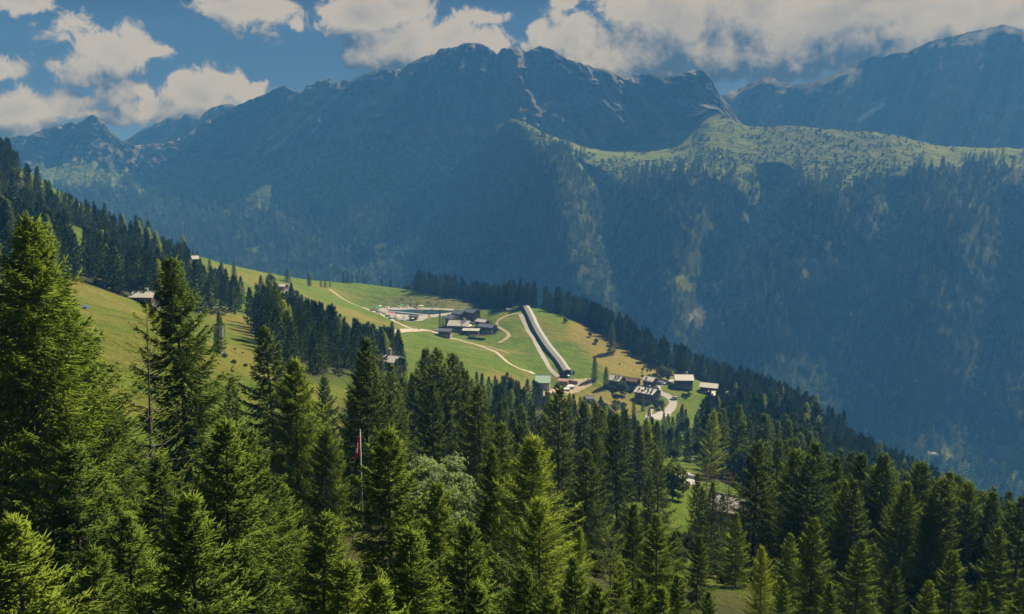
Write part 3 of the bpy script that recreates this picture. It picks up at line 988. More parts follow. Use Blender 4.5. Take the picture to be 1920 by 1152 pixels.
far_mountain('far_mountain', [(1200, 240), (1360, 176), (1400, 159), (1430, 147), (1445, 145), (1460, 152), (1480, 158), (1510, 157), (1550, 145), (1580, 130), (1600, 120), (1625, 107), (1640, 105), (1655, 107), (1680, 100), (1700, 98), (1735, 82), (1755, 73), (1790, 67), (1830, 57), (1860, 50), (1885, 46), (1900, 50), (1920, 58), (2000, 95), (2200, 140), (2500, 200)],
             2560, 220, 420, 201, [(1610, 226, 1655, 196, 6, 1.5), (1735, 138, 1800, 112, 4, 0.55), (1590, 212, 1680, 178, 5, 0.5), (1760, 268, 1860, 225, 5, 0.45), (1720, 262, 1735, 254, 4, 0.9), (1840, 220, 1915, 200, 5, 0.45), (1530, 215, 1560, 205, 5, 0.45), (1860, 268, 1875, 260, 3, 0.8), (1740, 240, 1790, 215, 4, .5)])
far_mountain('far_mountain', [(120, 330), (235, 263), (270, 241), (300, 228), (318, 222), (340, 218), (350, 213), (360, 217), (375, 221), (385, 210), (400, 201), (415, 196), (430, 195), (445, 200), (520, 235), (650, 300)],
             2760, 120, 360, 301)

# low valley floor sealing the ground under everything
vf = MB().add([(-2950, -300, -640), (2950, -300, -640), (2950, 2920, -640), (-2950, 2920, -640)], [(0, 1, 2, 3)]).build('valley_floor', MATS['meadow'])
struct(vf)

# ---------------------------------------------------------------- trees
def unit(v):
    return v / (np.linalg.norm(v, axis=-1, keepdims=True) + 1e-9)


def cones(p, d, ln, r, rng):
    """needle-clad twigs: open three-sided spindles. p,d (n,3); ln,r (n,)"""
    n = len(p)
    ref = np.where(np.abs(d[:, 2:3]) > 0.9, np.array([[1.0, 0, 0]]), np.array([[0, 0, 1.0]]))
    q = unit(np.cross(d, ref))
    w = np.cross(d, q)
    a0 = rng.random(n) * 2 * np.pi
    vs = np.empty((n, 4, 3))
    for k in range(3):
        a = a0 + k * 2.0944
        vs[:, k] = p + d * (ln * 0.18)[:, None] + (q * np.cos(a)[:, None] + w * np.sin(a)[:, None]) * r[:, None]
    vs[:, 3] = p + d * ln[:, None]
    b = (np.arange(n) * 4)[:, None, None]
    f = np.array([[0, 1, 3], [1, 2, 3], [2, 0, 3]])[None] + b
    return vs.reshape(-1, 3), f.reshape(-1, 3), np.tile(np.array([0.0, 0.0, 0.0, 1.0], np.float32), n)


def tubes(pts, rad, sides=3):
    """pts (n,k,3), rad (n,k) -> tapered tubes"""
    n, k, _ = pts.shape
    tan = unit(np.gradient(pts, axis=1))
    ref = np.array([0.31, 0.52, 0.79])
    q = unit(np.cross(tan, ref))
    w = np.cross(tan, q)
    vs = np.empty((n, k, sides, 3))
    for s in range(sides):
        a = 2 * np.pi * s / sides
        vs[:, :, s] = pts + (q * math.cos(a) + w * math.sin(a)) * rad[..., None]
    idx = np.arange(n * k * sides).reshape(n, k, sides)
    a = idx[:, :-1, :]
    b = np.roll(idx, -1, axis=2)[:, :-1, :]
    c = np.roll(idx, -1, axis=2)[:, 1:, :]
    d = idx[:, 1:, :]
    return vs.reshape(-1, 3), np.stack([a, b, c, d], -1).reshape(-1, 4)


def trunk_mesh(name, H, r, mat, rng, sides=8, top=0.97):
    k = 10
    z = np.linspace(-0.03 * H, H * top, k)
    p = np.stack([np.cumsum(rng.normal(0, 0.0012 * H, k)), np.cumsum(rng.normal(0, 0.0012 * H, k)), z], -1)[None]
    p[0, :, :2] *= 1 - np.linspace(0, 1, k)[:, None] * 0.6
    rad = (r * (1 - np.linspace(0, 1, k)) ** 0.85 + 0.012)[None]
    rad[0, 0] *= 1.35
    v, f = tubes(p, rad, sides)
    return mesh_np(name, v, f, [MATS[mat]], smooth=True)


def conifer(name, seed, H, R, nbr, nlat, nter, tw_r, tw_l, leaf, bark='bark', el_bot=-22, el_top=48, sag=0.12, up=0.28, base=0.08, hang=0.25, power=0.85, lat_len=0.42, keep=1.0, limbs=True, inner=0.18, ragged=0.3, trunk_r=None):
    rng = np.random.default_rng(seed)
    i = np.arange(nbr)
    hh = ((i + rng.random(nbr)) / nbr) ** 0.92
    h = base + (0.985 - base) * hh
    prof = (1 - hh) ** power * np.minimum(1, 0.55 + hh * 3.5)
    lobes = 1 + ragged * fbm(i * 0.37, hh * 9, 2, seed)
    L = R * prof * (1 - ragged + 2 * ragged * rng.random(nbr)) * lobes + 0.022 * H * (1 - 0.4 * hh)
    phi = i * 2.39996 + rng.normal(0, 0.25, nbr)
    el = np.radians(el_bot + (el_top - el_bot) * hh ** 1.6 + rng.normal(0, 5, nbr))
    rd = np.stack([np.cos(phi), np.sin(phi), 0 * phi], -1)
    sd = np.stack([-np.sin(phi), np.cos(phi), 0 * phi], -1)

    def axis(t):          # t (nbr, m)
        rad = L[:, None] * t * np.cos(el)[:, None]
        zz = L[:, None] * (np.sin(el)[:, None] * t - sag * np.sin(t * math.pi) + up * t * t * (1 - 0.7 * hh)[:, None])
        return rd[:, None] * rad[..., None] + np.array([0, 0, 1.0]) * (zz + h[:, None] * H)[..., None]
    ps, ds, ls, rs = [], [], [], []
    # laterals
    tj = inner + (1 - inner) * (np.arange(nlat)[None] + rng.random((nbr, nlat))) / nlat
    P0 = axis(tj)
    T0 = unit(axis(np.minimum(tj + 0.04, 1.04)) - P0)
    for side in (-1, 1):
        ang = np.radians(48 + rng.normal(0, 12, tj.shape))
        dr = unit(T0 * np.cos(ang)[..., None] + sd[:, None] * (side * np.sin(ang))[..., None] + rng.normal(0, 0.12, tj.shape + (3,)) - np.array([0, 0, 1.0]) * (hang * (1 - 0.6 * hh))[:, None, None])
        ll = lat_len * L[:, None] * (1.02 - tj) ** 0.7 * (0.55 + 0.6 * rng.random(tj.shape)) + tw_l * 0.8
        ok = rng.random(tj.shape) < keep * np.clip(L / (0.5 * R), 0.3, 1)[:, None]
        p, d, l = P0[ok], dr[ok], ll[ok]
        sdir = np.broadcast_to(sd[:, None], P0.shape)[ok]
        ps.append(p); ds.append(d); ls.append(l); rs.append(np.full(len(l), tw_r))
        for kk in range(nter):
            u = (kk + rng.random(len(p))) / nter
            keepm = rng.random(len(p)) < np.clip(l / (tw_l * 1.6), 0.25, 1)
            sgn = np.where(rng.random(len(p)) < 0.5, -1, 1)
            side_v = unit(np.cross(d, np.array([0, 0, 1.0])) + 1e-6)
            d2 = unit(d + side_v * (sgn * (0.55 + 0.5 * rng.random(len(p))))[:, None] + rng.normal(0, 0.22, p.shape) + np.array([0, 0, -hang * 0.6]))
            p2 = p + d * (l * u)[:, None]
            l2 = tw_l * (0.6 + 0.8 * rng.random(len(p))) * (1 - 0.35 * u)
            ps.append(p2[keepm]); ds.append(d2[keepm]); ls.append(l2[keepm]); rs.append(np.full(keepm.sum(), tw_r * 0.9))
    # twigs clothing the branch axes and their tips
    m = max(4, nlat // 2)
    ta = inner + (1.0 - inner) * (np.arange(m)[None] + rng.random((nbr, m))) / m
    PA = axis(ta)
    TA = unit(axis(ta + 0.04) - PA)
    d = unit(TA + rng.normal(0, 0.35, PA.shape) + np.array([0, 0, 0.15]))
    ps.append(PA.reshape(-1, 3)); ds.append(d.reshape(-1, 3)); ls.append((tw_l * (0.7 + 0.7 * rng.random(m * nbr)))); rs.append(np.full(m * nbr, tw_r))
    te = np.full((nbr, 1), 0.97)
    PE = axis(te)[:, 0]
    ps.append(PE); ds.append(unit(unit(axis(te + .05)[:, 0] - PE) + np.array([0, 0, 0.2]))); ls.append(np.full(nbr, tw_l * 1.5)); rs.append(np.full(nbr, tw_r * 0.9))
    # leader shoot
    k = max(5, nlat)
    zz = H * (0.93 + 0.07 * rng.random(k))
    d = unit(np.stack([rng.normal(0, 0.5, k), rng.normal(0, 0.5, k), 0.55 + 0 * zz], -1))
    ps.append(np.stack([0 * zz, 0 * zz, zz], -1)); ds.append(d); ls.append(tw_l * (0.5 + 0.5 * rng.random(k))); rs.append(np.full(k, tw_r))
    ps.append(np.array([[0, 0, H * 0.955]])); ds.append(np.array([[0, 0, 1.0]])); ls.append(np.array([H * 0.045])); rs.append(np.array([tw_r * 0.8]))
    v, f, sh_ = cones(np.concatenate(ps), np.concatenate(ds), np.concatenate(ls), np.concatenate(rs), rng)
    out = [('trunk', trunk_mesh(name + '_trunk', H, trunk_r or 0.0125 * H, bark, rng)), ('crown', mesh_np(name + '_crown', v, f, [MATS[leaf]], attrs=dict(shoot=sh_)))]
    if limbs:
        tb = np.broadcast_to(np.linspace(0, 0.92, 4)[None], (nbr, 4))
        pb = axis(tb)
        rb = (0.010 * L + 0.006)[:, None] * (1.05 - tb)
        v, f = tubes(pb, rb, 3)
        out.append(('limbs', mesh_np(name + '_limbs', v, f, [MATS[bark]])))
    return dict(parts=out, H=H, R=R)


def broadleaf(name, seed, H, R, nclump, nleaf, leaf_s, leaf, bark='bark_grey', base=0.22, squash=1.0, limbs=True):
    rng = np.random.default_rng(seed)
    cz = H * (base + (1 - base) * 0.52)
    hz_ = H * (1 - base) * 0.5
    u = unit(rng.normal(0, 1, (nclump, 3)))
    rr = rng.random(nclump) ** 0.45
    lob = 1 + 0.28 * np.sin(u[:, 0] * 3.1 + seed) * np.cos(u[:, 2] * 2.7 + u[:, 1] * 3)
    cen = u * (rr * lob)[:, None] * np.array([R * 0.86, R * 0.86, hz_ * 0.88 * squash]) + np.array([0, 0, cz])
    taper = np.clip(1.15 - 0.55 * np.maximum(0, (cen[:, 2] - cz) / hz_), 0.4, 1.2)
    cen[:, :2] *= taper[:, None]
    cr = R * (0.16 + 0.17 * rng.random(nclump))
    w = unit(rng.normal(0, 1, (nclump, nleaf, 3))) * (rng.random((nclump, nleaf, 1)) ** 0.5) * cr[:, None, None]
    w[..., 2] *= 0.75
    p = (cen[:, None] + w).reshape(-1, 3)
    nrm = unit(unit(w).reshape(-1, 3) + rng.normal(0, 0.7, p.shape) + np.array([0, 0, 0.35]))
    a = unit(np.cross(nrm, rng.normal(0, 1, p.shape)))
    b = np.cross(nrm, a)
    s = leaf_s * (0.6 + 0.8 * rng.random(len(p)))[:, None]
    vs = np.stack([p - a * s, p + b * s * 0.55, p + a * s, p - b * s * 0.55], 1).reshape(-1, 3)
    f = (np.arange(len(p)) * 4)[:, None] + np.array([0, 1, 2, 3])[None]
    out = [('trunk', trunk_mesh(name + '_trunk', H * 0.8, 0.02 * H, bark, rng, 7)), ('crown', mesh_np(name + '_crown', vs, f, [MATS[leaf]]))]
    if limbs:
        k = min(nclump, 36)
        sel = cen[:k]
        st = np.stack([0 * sel[:, 0], 0 * sel[:, 0], np.clip(sel[:, 2] - np.hypot(sel[:, 0], sel[:, 1]) * 0.9, H * 0.12, H * 0.75)], -1)
        t = np.linspace(0, 1, 4)[None, :, None]
        pb = st[:, None] * (1 - t) + sel[:, None] * t
        rb = np.broadcast_to(0.006 * H * (1.1 - t[..., 0]), (k, 4))
        v, f = tubes(pb, rb, 4)
        out.append(('limbs', mesh_np(name + '_limbs', v, f, [MATS[bark]])))
    return dict(parts=out, H=H, R=R)


PROTO = {}
# close-range trees
PROTO['young'] = [conifer('young_spruce_%d' % k, 100 + k, H_, r_, nb_, 16, 3, 0.040, 0.28, 'spruce_near', el_bot=eb_, el_top=et_, sag=sg_, up=up_, base=0.02, hang=hg_, power=pw_, inner=0.12, ragged=rg_)
                  for k, (H_, r_, nb_, eb_, et_, sg_, up_, hg_, pw_, rg_) in enumerate([
                      (11.0, 3.3, 125, -14, 50, 0.07, 0.20, 0.22, 0.80, 0.30), (12.5, 3.0, 140, -20, 42, 0.10, 0.26, 0.34, 0.66, 0.40),
                      (9.5, 3.5, 105, -8, 55, 0.05, 0.16, 0.14, 0.95, 0.34), (11.0, 2.7, 120, -18, 46, 0.08, 0.22, 0.30, 0.72, 0.48)])]
PROTO['mature'] = [conifer('mature_spruce_%d' % k, 200 + k, H_, r_, nb_, 18, 3, 0.052, 0.36, 'spruce_near', el_bot=eb_, el_top=et_, sag=sg_, up=up_, base=bs_, hang=hg_, power=pw_, inner=0.10, ragged=rg_)
                   for k, (H_, r_, nb_, eb_, et_, sg_, up_, hg_, pw_, rg_, bs_) in enumerate([
                       (20.0, 5.4, 190, -28, 42, 0.11, 0.32, 0.55, 0.76, 0.34, 0.05), (20.0, 4.8, 185, -32, 36, 0.12, 0.34, 0.65, 0.60, 0.46, 0.08), (20.0, 5.6, 195, -24, 46, 0.10, 0.30, 0.45, 0.90, 0.40, 0.04)])]
PROTO['dark'] = [conifer('dark_spruce_%d' % k, 300 + k, 20.0, r_, nb_, 13, 2, 0.072, 0.46, 'spruce_dark', el_bot=eb_, el_top=42, sag=0.11, up=0.32, base=0.05, hang=0.5, power=pw_, inner=0.2, ragged=rg_)
                 for k, (r_, nb_, eb_, pw_, rg_) in enumerate([(4.4, 130, -28, 0.80, 0.34), (3.7, 120, -32, 0.62, 0.46), (5.0, 130, -24, 0.95, 0.38), (4.0, 115, -30, 0.72, 0.55)])]
PROTO['larch'] = [conifer('larch_%d' % k, 400 + k, 17.0, r_*1.35, 180, 17, 2, 0.045, 0.36, 'larch_leaf', 'bark_grey', el_bot=-10, el_top=55, sag=0.10, up=0.30, base=0.10, hang=0.30, power=0.70, lat_len=0.36, inner=0.12, ragged=0.42, keep=0.85) for k, r_ in ((0, 3.6), (1, 3.2))]
PROTO['sparse'] = [conifer('sparse_larch_0', 450, 15.0, 2.4, 80, 10, 2, 0.020, 0.20, 'larch_leaf', 'bark', el_bot=-14, el_top=30, sag=0.12, up=0.30, base=0.14, hang=0.35, power=0.45, lat_len=0.25, keep=0.38, inner=0.45, ragged=0.55, trunk_r=0.10)]
PROTO['silver'] = [broadleaf('whitebeam_0', 500, 9.0, 3.0, 130, 190, 0.125, 'silver_leaf')]
PROTO['shrub'] = [broadleaf('shrub_0', 510, 3.0, 1.7, 60, 90, 0.10, 'shrub_leaf', base=0.02)]
# middle distance
PROTO['mid'] = [conifer('mid_spruce_%d' % k, 600 + k, 18.0, r_, 120, 7, 1, 0.115, 0.60, 'spruce_dark', el_bot=-24, el_top=45, sag=0.08, up=0.25, base=0.05, hang=0.35, power=0.82, inner=0.2, ragged=0.28, limbs=False) for k, r_ in ((0, 3.0), (1, 2.6), (2, 3.3))]
PROTO['midlarch'] = [conifer('mid_larch_0', 640, 17.0, 3.1, 120, 8, 1, 0.085, 0.50, 'larch_leaf', 'bark_grey', el_bot=-8, el_top=50, sag=0.08, up=0.25, base=0.08, hang=0.2, power=0.72, inner=0.15, ragged=0.4, limbs=False)]
PROTO['broad'] = [broadleaf('broadleaf_%d' % k, 520 + k, 10.0, 3.6, 80, 60, 0.30, 'broad_leaf', base=0.10, limbs=False) for k in range(2)]
PROTO['deadspruce'] = [conifer('dead_spruce_0', 660, 16.0, 2.0, 90, 6, 1, 0.030, 0.40, 'dead_needle', 'bark_grey', el_bot=-25, el_top=20, sag=0.08, up=0.1, base=0.12, hang=0.5, power=0.6, inner=0.1, keep=0.8, ragged=0.5)]
# far
PROTO['far'] = [conifer('far_spruce_%d' % k, 700 + k, 18.0, r_, 64, 4, 0, 0.24, 1.0, 'spruce_far', el_bot=-20, el_top=45, sag=0.06, up=0.2, base=0.03, hang=0.3, power=0.85, inner=0.25, ragged=0.3, limbs=False) for k, r_ in ((0, 2.8), (1, 2.5), (2, 3.1))]
PROTO['tiny'] = [conifer('tiny_spruce_%d' % k, 800 + k, 18.0, r_, 30, 2, 0, 0.42, 1.6, 'spruce_tiny', el_bot=-20, el_top=45, sag=0.05, up=0.2, base=0.03, hang=0.3, power=0.85, inner=0.3, ragged=0.3, limbs=False) for k, r_ in ((0, 3.0), (1, 2.6), (2, 3.3))]
PROTO['tinybroad'] = [broadleaf('tiny_broadleaf_%d' % k, 820 + k, 11.0, 4.2, 14, 12, 1.15, 'broad_tiny', base=0.05, limbs=False) for k in range(2)]
PROTO['bush'] = [broadleaf('bush_%d' % k, 840 + k, 2.6, 2.4, 8, 10, 0.75, 'shrub_leaf', base=0.0, limbs=False) for k in range(2)]

KINDNAME = dict(young='spruce_tree', mature='spruce_tree', dark='spruce_tree', mid='spruce_tree', far='spruce_tree', larch='larch_tree', midlarch='larch_tree', sparse='larch_tree', silver='broadleaf_tree', broad='broadleaf_tree', shrub='shrub', deadspruce='dead_spruce')
CATNAME = dict(spruce_tree='spruce', larch_tree='larch', broadleaf_tree='tree', shrub='shrub', dead_spruce='dead spruce')
trng = np.random.default_rng(77)


def tree(kind, x, y, z, h, label, group=None, w=1.0, var=None, rot=None):
    """one tree: an Empty at its foot with trunk, limbs and crown"""
    ps = PROTO[kind]
    p = ps[(var if var is not None else int(trng.integers(len(ps)))) % len(ps)]
    sz = h / p['H']
    sx = sz * w
    e = link(KINDNAME[kind], None, None, (x, y, z - 0.15), (rot if rot is not None else float(trng.random() * 6.28)), (sx, sx, sz))
    e.empty_display_size = 0.5
    if kind not in ('far', 'mid'):
        e.rotation_euler = (float(trng.normal(0, 0.022)), float(trng.normal(0, 0.022)), e.rotation_euler[2])
    tag(e, label, CATNAME[KINDNAME[kind]], group)
    for nm, me in p['parts']:
        link(nm, me, e)
    return e


def tree_tip(kind, px, py, d, label, group=None, w=1.0, var=None, hmin=3.0):
    """a tree whose tip stands at photo (px, py), d metres ahead, rooted on the hillside"""
    s, e_ = pix_dir(px, py)
    x, zt = float(s) * d, float(e_) * d
    zg = float(hz(x, d))
    return tree(kind, x, d, zg, max(hmin, zt - zg), label, group, w, var)


def tree_base(kind, px, py, hpx, label, group=None, w=1.0, var=None):
    """a tree whose foot stands at photo (px, py) and that is hpx photo pixels tall"""
    g = ground(px, py)
    return tree(kind, g.x, g.y, g.z, hpx * g.y / F, label, group, w, var)


# ---- the trees one can tell apart, near to far: kind, tip x, tip y, distance, width factor, label
NEAR = [
    ('mature', 14, 404, 40, 1.0, 'tallest spruce at the left picture edge, rising above the meadow'),
    ('mature', 74, 428, 47, 0.95, 'tall spruce just behind the leftmost one, its top leaning clear'),
    ('mature', 128, 560, 46, 0.9, 'spruce with a straight right flank against the left meadow'),
    ('mature', 332, 480, 62, 0.86, 'big broad spruce with pale top in front of the left meadow'),
    ('sparse', 256, 565, 54, 1.0, 'thin half-bare larch with drooping bare branches before the meadow'),
    ('dark', 509, 612, 78, 1.05, 'dark spruce with ragged top right of the lift pylon'),
    ('mature', 547, 668, 62, 1.0, 'yellow-green spruce in front of the dark ragged one'),
    ('dark', 430, 704, 82, 0.9, 'small dark spruce with thin tip below the lift pylon'),
    ('young', 410, 782, 37, 1.0, 'young yellow-green spruce in front of the big broad spruce'),
    ('young', 472, 800, 40, 0.9, 'young spruce beside the yellow-green one, tip slightly lower'),
    ('dark', 611, 705, 120, 0.9, 'slender dark spruce left of the flagpole top'),
    ('dark', 664, 722, 100, 1.0, 'dark spruce right behind the flagpole'),
    ('dark', 703, 668, 150, 0.85, 'dark spruce in front of the grey roofs left of the tall clump'),
    ('dark', 742, 682, 142, 0.9, 'dark spruce at the left end of the tall clump above the meadow'),
    ('dark', 799, 652, 128, 0.85, 'tall pointed spruce, left of the twin tops of the clump'),
    ('dark', 826, 650, 124, 1.0, 'tallest spruce of the dark clump in front of the green meadow'),
    ('dark', 853, 662, 126, 0.9, 'spruce at the right side of the dark clump'),
    ('dark', 872, 692, 128, 0.85, 'lower spruce closing the dark clump on the right'),
    ('dark', 770, 700, 130, 0.85, 'lower spruce within the dark clump, left half'),
    ('young', 729, 800, 41, 1.05, 'young spruce with a long leader shoot right of the flagpole'),
    ('silver', 820, 848, 56, 1.1, 'silvery grey-green broadleaf tree among the front spruces'),
    ('young', 822, 900, 38, 0.85, 'slim spruce directly in front of the silvery tree'),
    ('mature', 913, 832, 52, 0.8, 'spruce between the silvery tree and the bright larch'),
    ('larch', 990, 815, 50, 1.15, 'bright yellow-green larch with wide soft crown in the centre front'),
    ('larch', 1012, 930, 41, 1.05, 'lower bright larch in front of the tall bright larch'),
    ('dark', 944, 752, 128, 0.8, 'dark spruce behind the bright larch, left one'),
    ('dark', 1046, 722, 116, 1.0, 'tall dark spruce below the green-roofed shed'),
    ('dark', 1118, 755, 140, 0.75, 'narrow dark spruce right of the tall one below the shed'),
    ('dark', 1098, 842, 76, 1.05, 'blue-black broad spruce right of the bright larch'),
    ('dark', 1162, 778, 110, 0.85, 'tall slender spruce between larch and green clearing'),
    ('dark', 1239, 842, 125, 0.85, 'dark spruce standing at the left of the bright green clearing'),
    ('dark', 1308, 882, 120, 0.7, 'narrow dark spruce at the right of the bright green clearing'),
    ('dark', 1338, 905, 105, 0.7, 'spruce in front of the brown dead spruces'),
    ('young', 1236, 962, 52, 0.9, 'mid-green spruce below the green clearing'),
    ('young', 1190, 942, 56, 0.8, 'narrow spruce left of the one below the clearing'),
    ('sparse', 1150, 985, 36, 0.9, 'thin sparse larch with bare grey stem at the bottom centre'),
    ('dark', 1421, 826, 92, 1.05, 'large dark spruce with pointed top and dark skirts right of the clearing'),
    ('mature', 1502, 838, 96, 0.9, 'tall spruce right of the large dark one'),
    ('mature', 1531, 828, 92, 1.0, 'tallest spruce of the front row on the right'),
    ('mature', 1566, 855, 98, 0.8, 'spruce right beside the tallest one of the front row'),
    ('mature', 1616, 850, 100, 0.85, 'spruce in the middle of the right-hand front row'),
    ('mature', 1663, 846, 98, 0.9, 'pointed spruce in the right-hand front row with high tip'),
    ('mature', 1642, 872, 108, 0.75, 'lower spruce between two tips in the right-hand row'),
    ('mature', 1727, 866, 100, 0.9, 'spruce with rounded top in the right-hand row'),
    ('mature', 1786, 884, 98, 0.75, 'slim spruce in the right-hand row before the far valley'),
    ('mature', 1808, 890, 104, 0.75, 'slim spruce close behind the other slim one on the right'),
    ('mature', 1826, 905, 96, 0.8, 'spruce towards the right end of the front row'),
    ('mature', 1858, 922, 92, 0.8, 'spruce second from the right picture edge in the front row'),
    ('mature', 1902, 940, 90, 0.9, 'dark spruce at the right picture edge'),
    ('young', 1528, 972, 62, 0.95, 'lighter young spruce in front of the tallest right-hand spruce'),
    ('larch', 1432, 1020, 56, 0.75, 'small yellow-green larch beside the dry grass gap'),
    ('young', 1612, 1008, 64, 0.95, 'young spruce in the right foreground, left of the middle'),
    ('young', 1680, 1062, 60, 0.85, 'low young spruce between two taller young ones on the right'),
    ('young', 1790, 1030, 60, 0.9, 'young spruce in the right foreground before the slim pair'),
    ('young', 1870, 990, 70, 0.85, 'young spruce in the right foreground below the edge spruce'),
    ('mature', 1690, 900, 86, 0.85, 'full spruce in front of the right-hand row, green flank lit'),
    ('mature', 1750, 930, 82, 0.85, 'full spruce in front of the rounded-top one on the right'),
    ('mature', 1590, 900, 84, 0.85, 'full spruce in front of the middle of the right-hand row'),
    ('young', 1470, 1085, 50, 0.9, 'low young spruce under the right-hand row beside the larch'),
    ('young', 1916, 1085, 52, 0.8, 'young pale spruce in the bottom right corner'),
    # front bottom
    ('young', 348, 930, 25, 1.0, 'young spruce with light leader shoot at the bottom left'),
    ('young', 236, 960, 31, 1.0, 'young spruce in shade left of the one with the leader shoot'),
    ('young', 130, 830, 33, 1.2, 'dense spruce filling the bottom left under the tall ones'),
    ('young', 40, 960, 24, 1.1, 'spruce at the bottom left corner, front boughs bright'),
    ('young', 470, 1010, 28, 1.0, 'young spruce at the bottom, right of the leader-shoot one'),
    ('young', 590, 960, 33, 1.1, 'young spruce at the bottom below the flagpole, left'),
    ('mature', 600, 800, 56, 0.9, 'spruce with bright boughs left of the flagpole foot'),
    ('young', 650, 1050, 25, 1.0, 'low spruce at the bottom edge below the flag'),
    ('young', 770, 990, 29, 1.1, 'bushy spruce at the bottom below the silvery tree'),
    ('young', 880, 975, 33, 1.0, 'bushy spruce at the bottom left of the low larch'),
    ('young', 905, 1085, 26, 1.0, 'low spruce at the bottom edge left of the low larch'),
    ('young', 300, 850, 44, 1.1, 'shaded spruce at the foot of the big broad spruce'),
    ('young', 215, 905, 40, 1.0, 'shaded spruce under the thin half-bare larch'),
    ('young', 1090, 1040, 40, 0.9, 'young spruce at the bottom right of the low larch'),
    ('young', 1310, 1000, 60, 0.85, 'young spruce below the brown dead spruces'),
    ('young', 1275, 1075, 42, 0.9, 'low spruce at the bottom edge left of the dry grass gap'),
    ('young', 1195, 1085, 38, 0.9, 'low spruce at the bottom edge right of the bare-stemmed larch'),
    ('young', 1120, 1090, 30, 1.0, 'low spruce at the bottom edge left of the bare-stemmed larch'),
    ('young', 1330, 1105, 44, 0.9, 'low spruce at the bottom edge in the dry grass gap'),
    ('young', 1235, 1100, 34, 0.9, 'lowest spruce at the bottom edge below the grey-green bush'),
    ('young', 1030, 1100, 30, 1.0, 'low spruce at the bottom edge below the low larch'),
    ('dark', 1352, 925, 116, 0.8, 'spruce half hiding the cottage roof, left'),
    ('dark', 1392, 938, 112, 0.8, 'spruce half hiding the cottage roof, right'),
    ('young', 520, 900, 44, 1.1, 'dense young spruce in the shade below the yellow-green one'),
    ('young', 175, 1020, 27, 1.1, 'low spruce at the bottom edge between two left corner spruces'),
    ('young', 700, 1080, 23, 1.0, 'lowest spruce at the bottom edge under the long leader one'),
    ('mature', 415, 860, 52, 0.9, 'dense spruce behind the young yellow-green pair'),
    ('young', 990, 1060, 31, 1.0, 'bushy spruce at the bottom edge right under the larches'),
    ('mature', 210, 740, 66, 0.9, 'spruce between the left edge group and the big broad one'),
    ('young', 1480, 1000, 70, 0.9, 'young spruce under the tallest front-row spruce, left'),
    ('young', 1740, 1085, 52, 0.9, 'low spruce at the bottom edge on the right'),
    ('young', 1560, 1090, 50, 0.9, 'low spruce at the bottom edge right of the larch'),
    ('young', 1840, 1090, 50, 0.9, 'low spruce at the bottom edge near the right corner'),
    ('dark', 1318, 915, 98, 0.75, 'spruce at the right rim of the bright green clearing'),
    ('dark', 1216, 893, 112, 0.8, 'spruce at the left rim of the bright green clearing, nearer one'),
    ('young', 1262, 992, 74, 0.8, 'young spruce at the foot of the bright green clearing'),
    ('young', 1160, 1050, 44, 0.9, 'young spruce between the bare-stemmed larch and the grey-green bush'),
    ('larch', 1080, 985, 52, 0.8, 'yellow-green larch right of the low bright larch'),
    ('young', 1385, 960, 78, 0.8, 'spruce in the shade of the large dark one'),
    ('silver', 1225, 1010, 62, 0.9, 'grey-green broadleaf bush among the bottom centre spruces'),
    ('deadspruce', 1326, 872, 128, 1.0, 'brown dead spruce right of the green clearing'),
    ('deadspruce', 1338, 868, 131, 0.9, 'second brown dead spruce standing close behind the first'),
    ('deadspruce', 1366, 880, 134, 0.9, 'brown dead spruce set apart to the right of the others'),
    ('broad', 1263, 862, 160, 1.0, 'round grey-green broadleaf tree beside the pale parking surface'),
    ('midlarch', 1210, 790, 170, 0.9, 'light green larch behind the slender spruces in the centre'),
    ('midlarch', 1090, 742, 300, 1.0, 'light green larch below the car park of the shed'),
    ('midlarch', 1105, 762, 270, 1.0, 'second light green larch below the shed, slightly nearer'),
]
for (kind, px, py, d, w, lab) in NEAR:
    tree_tip(kind, px, py, d, lab, None, w)

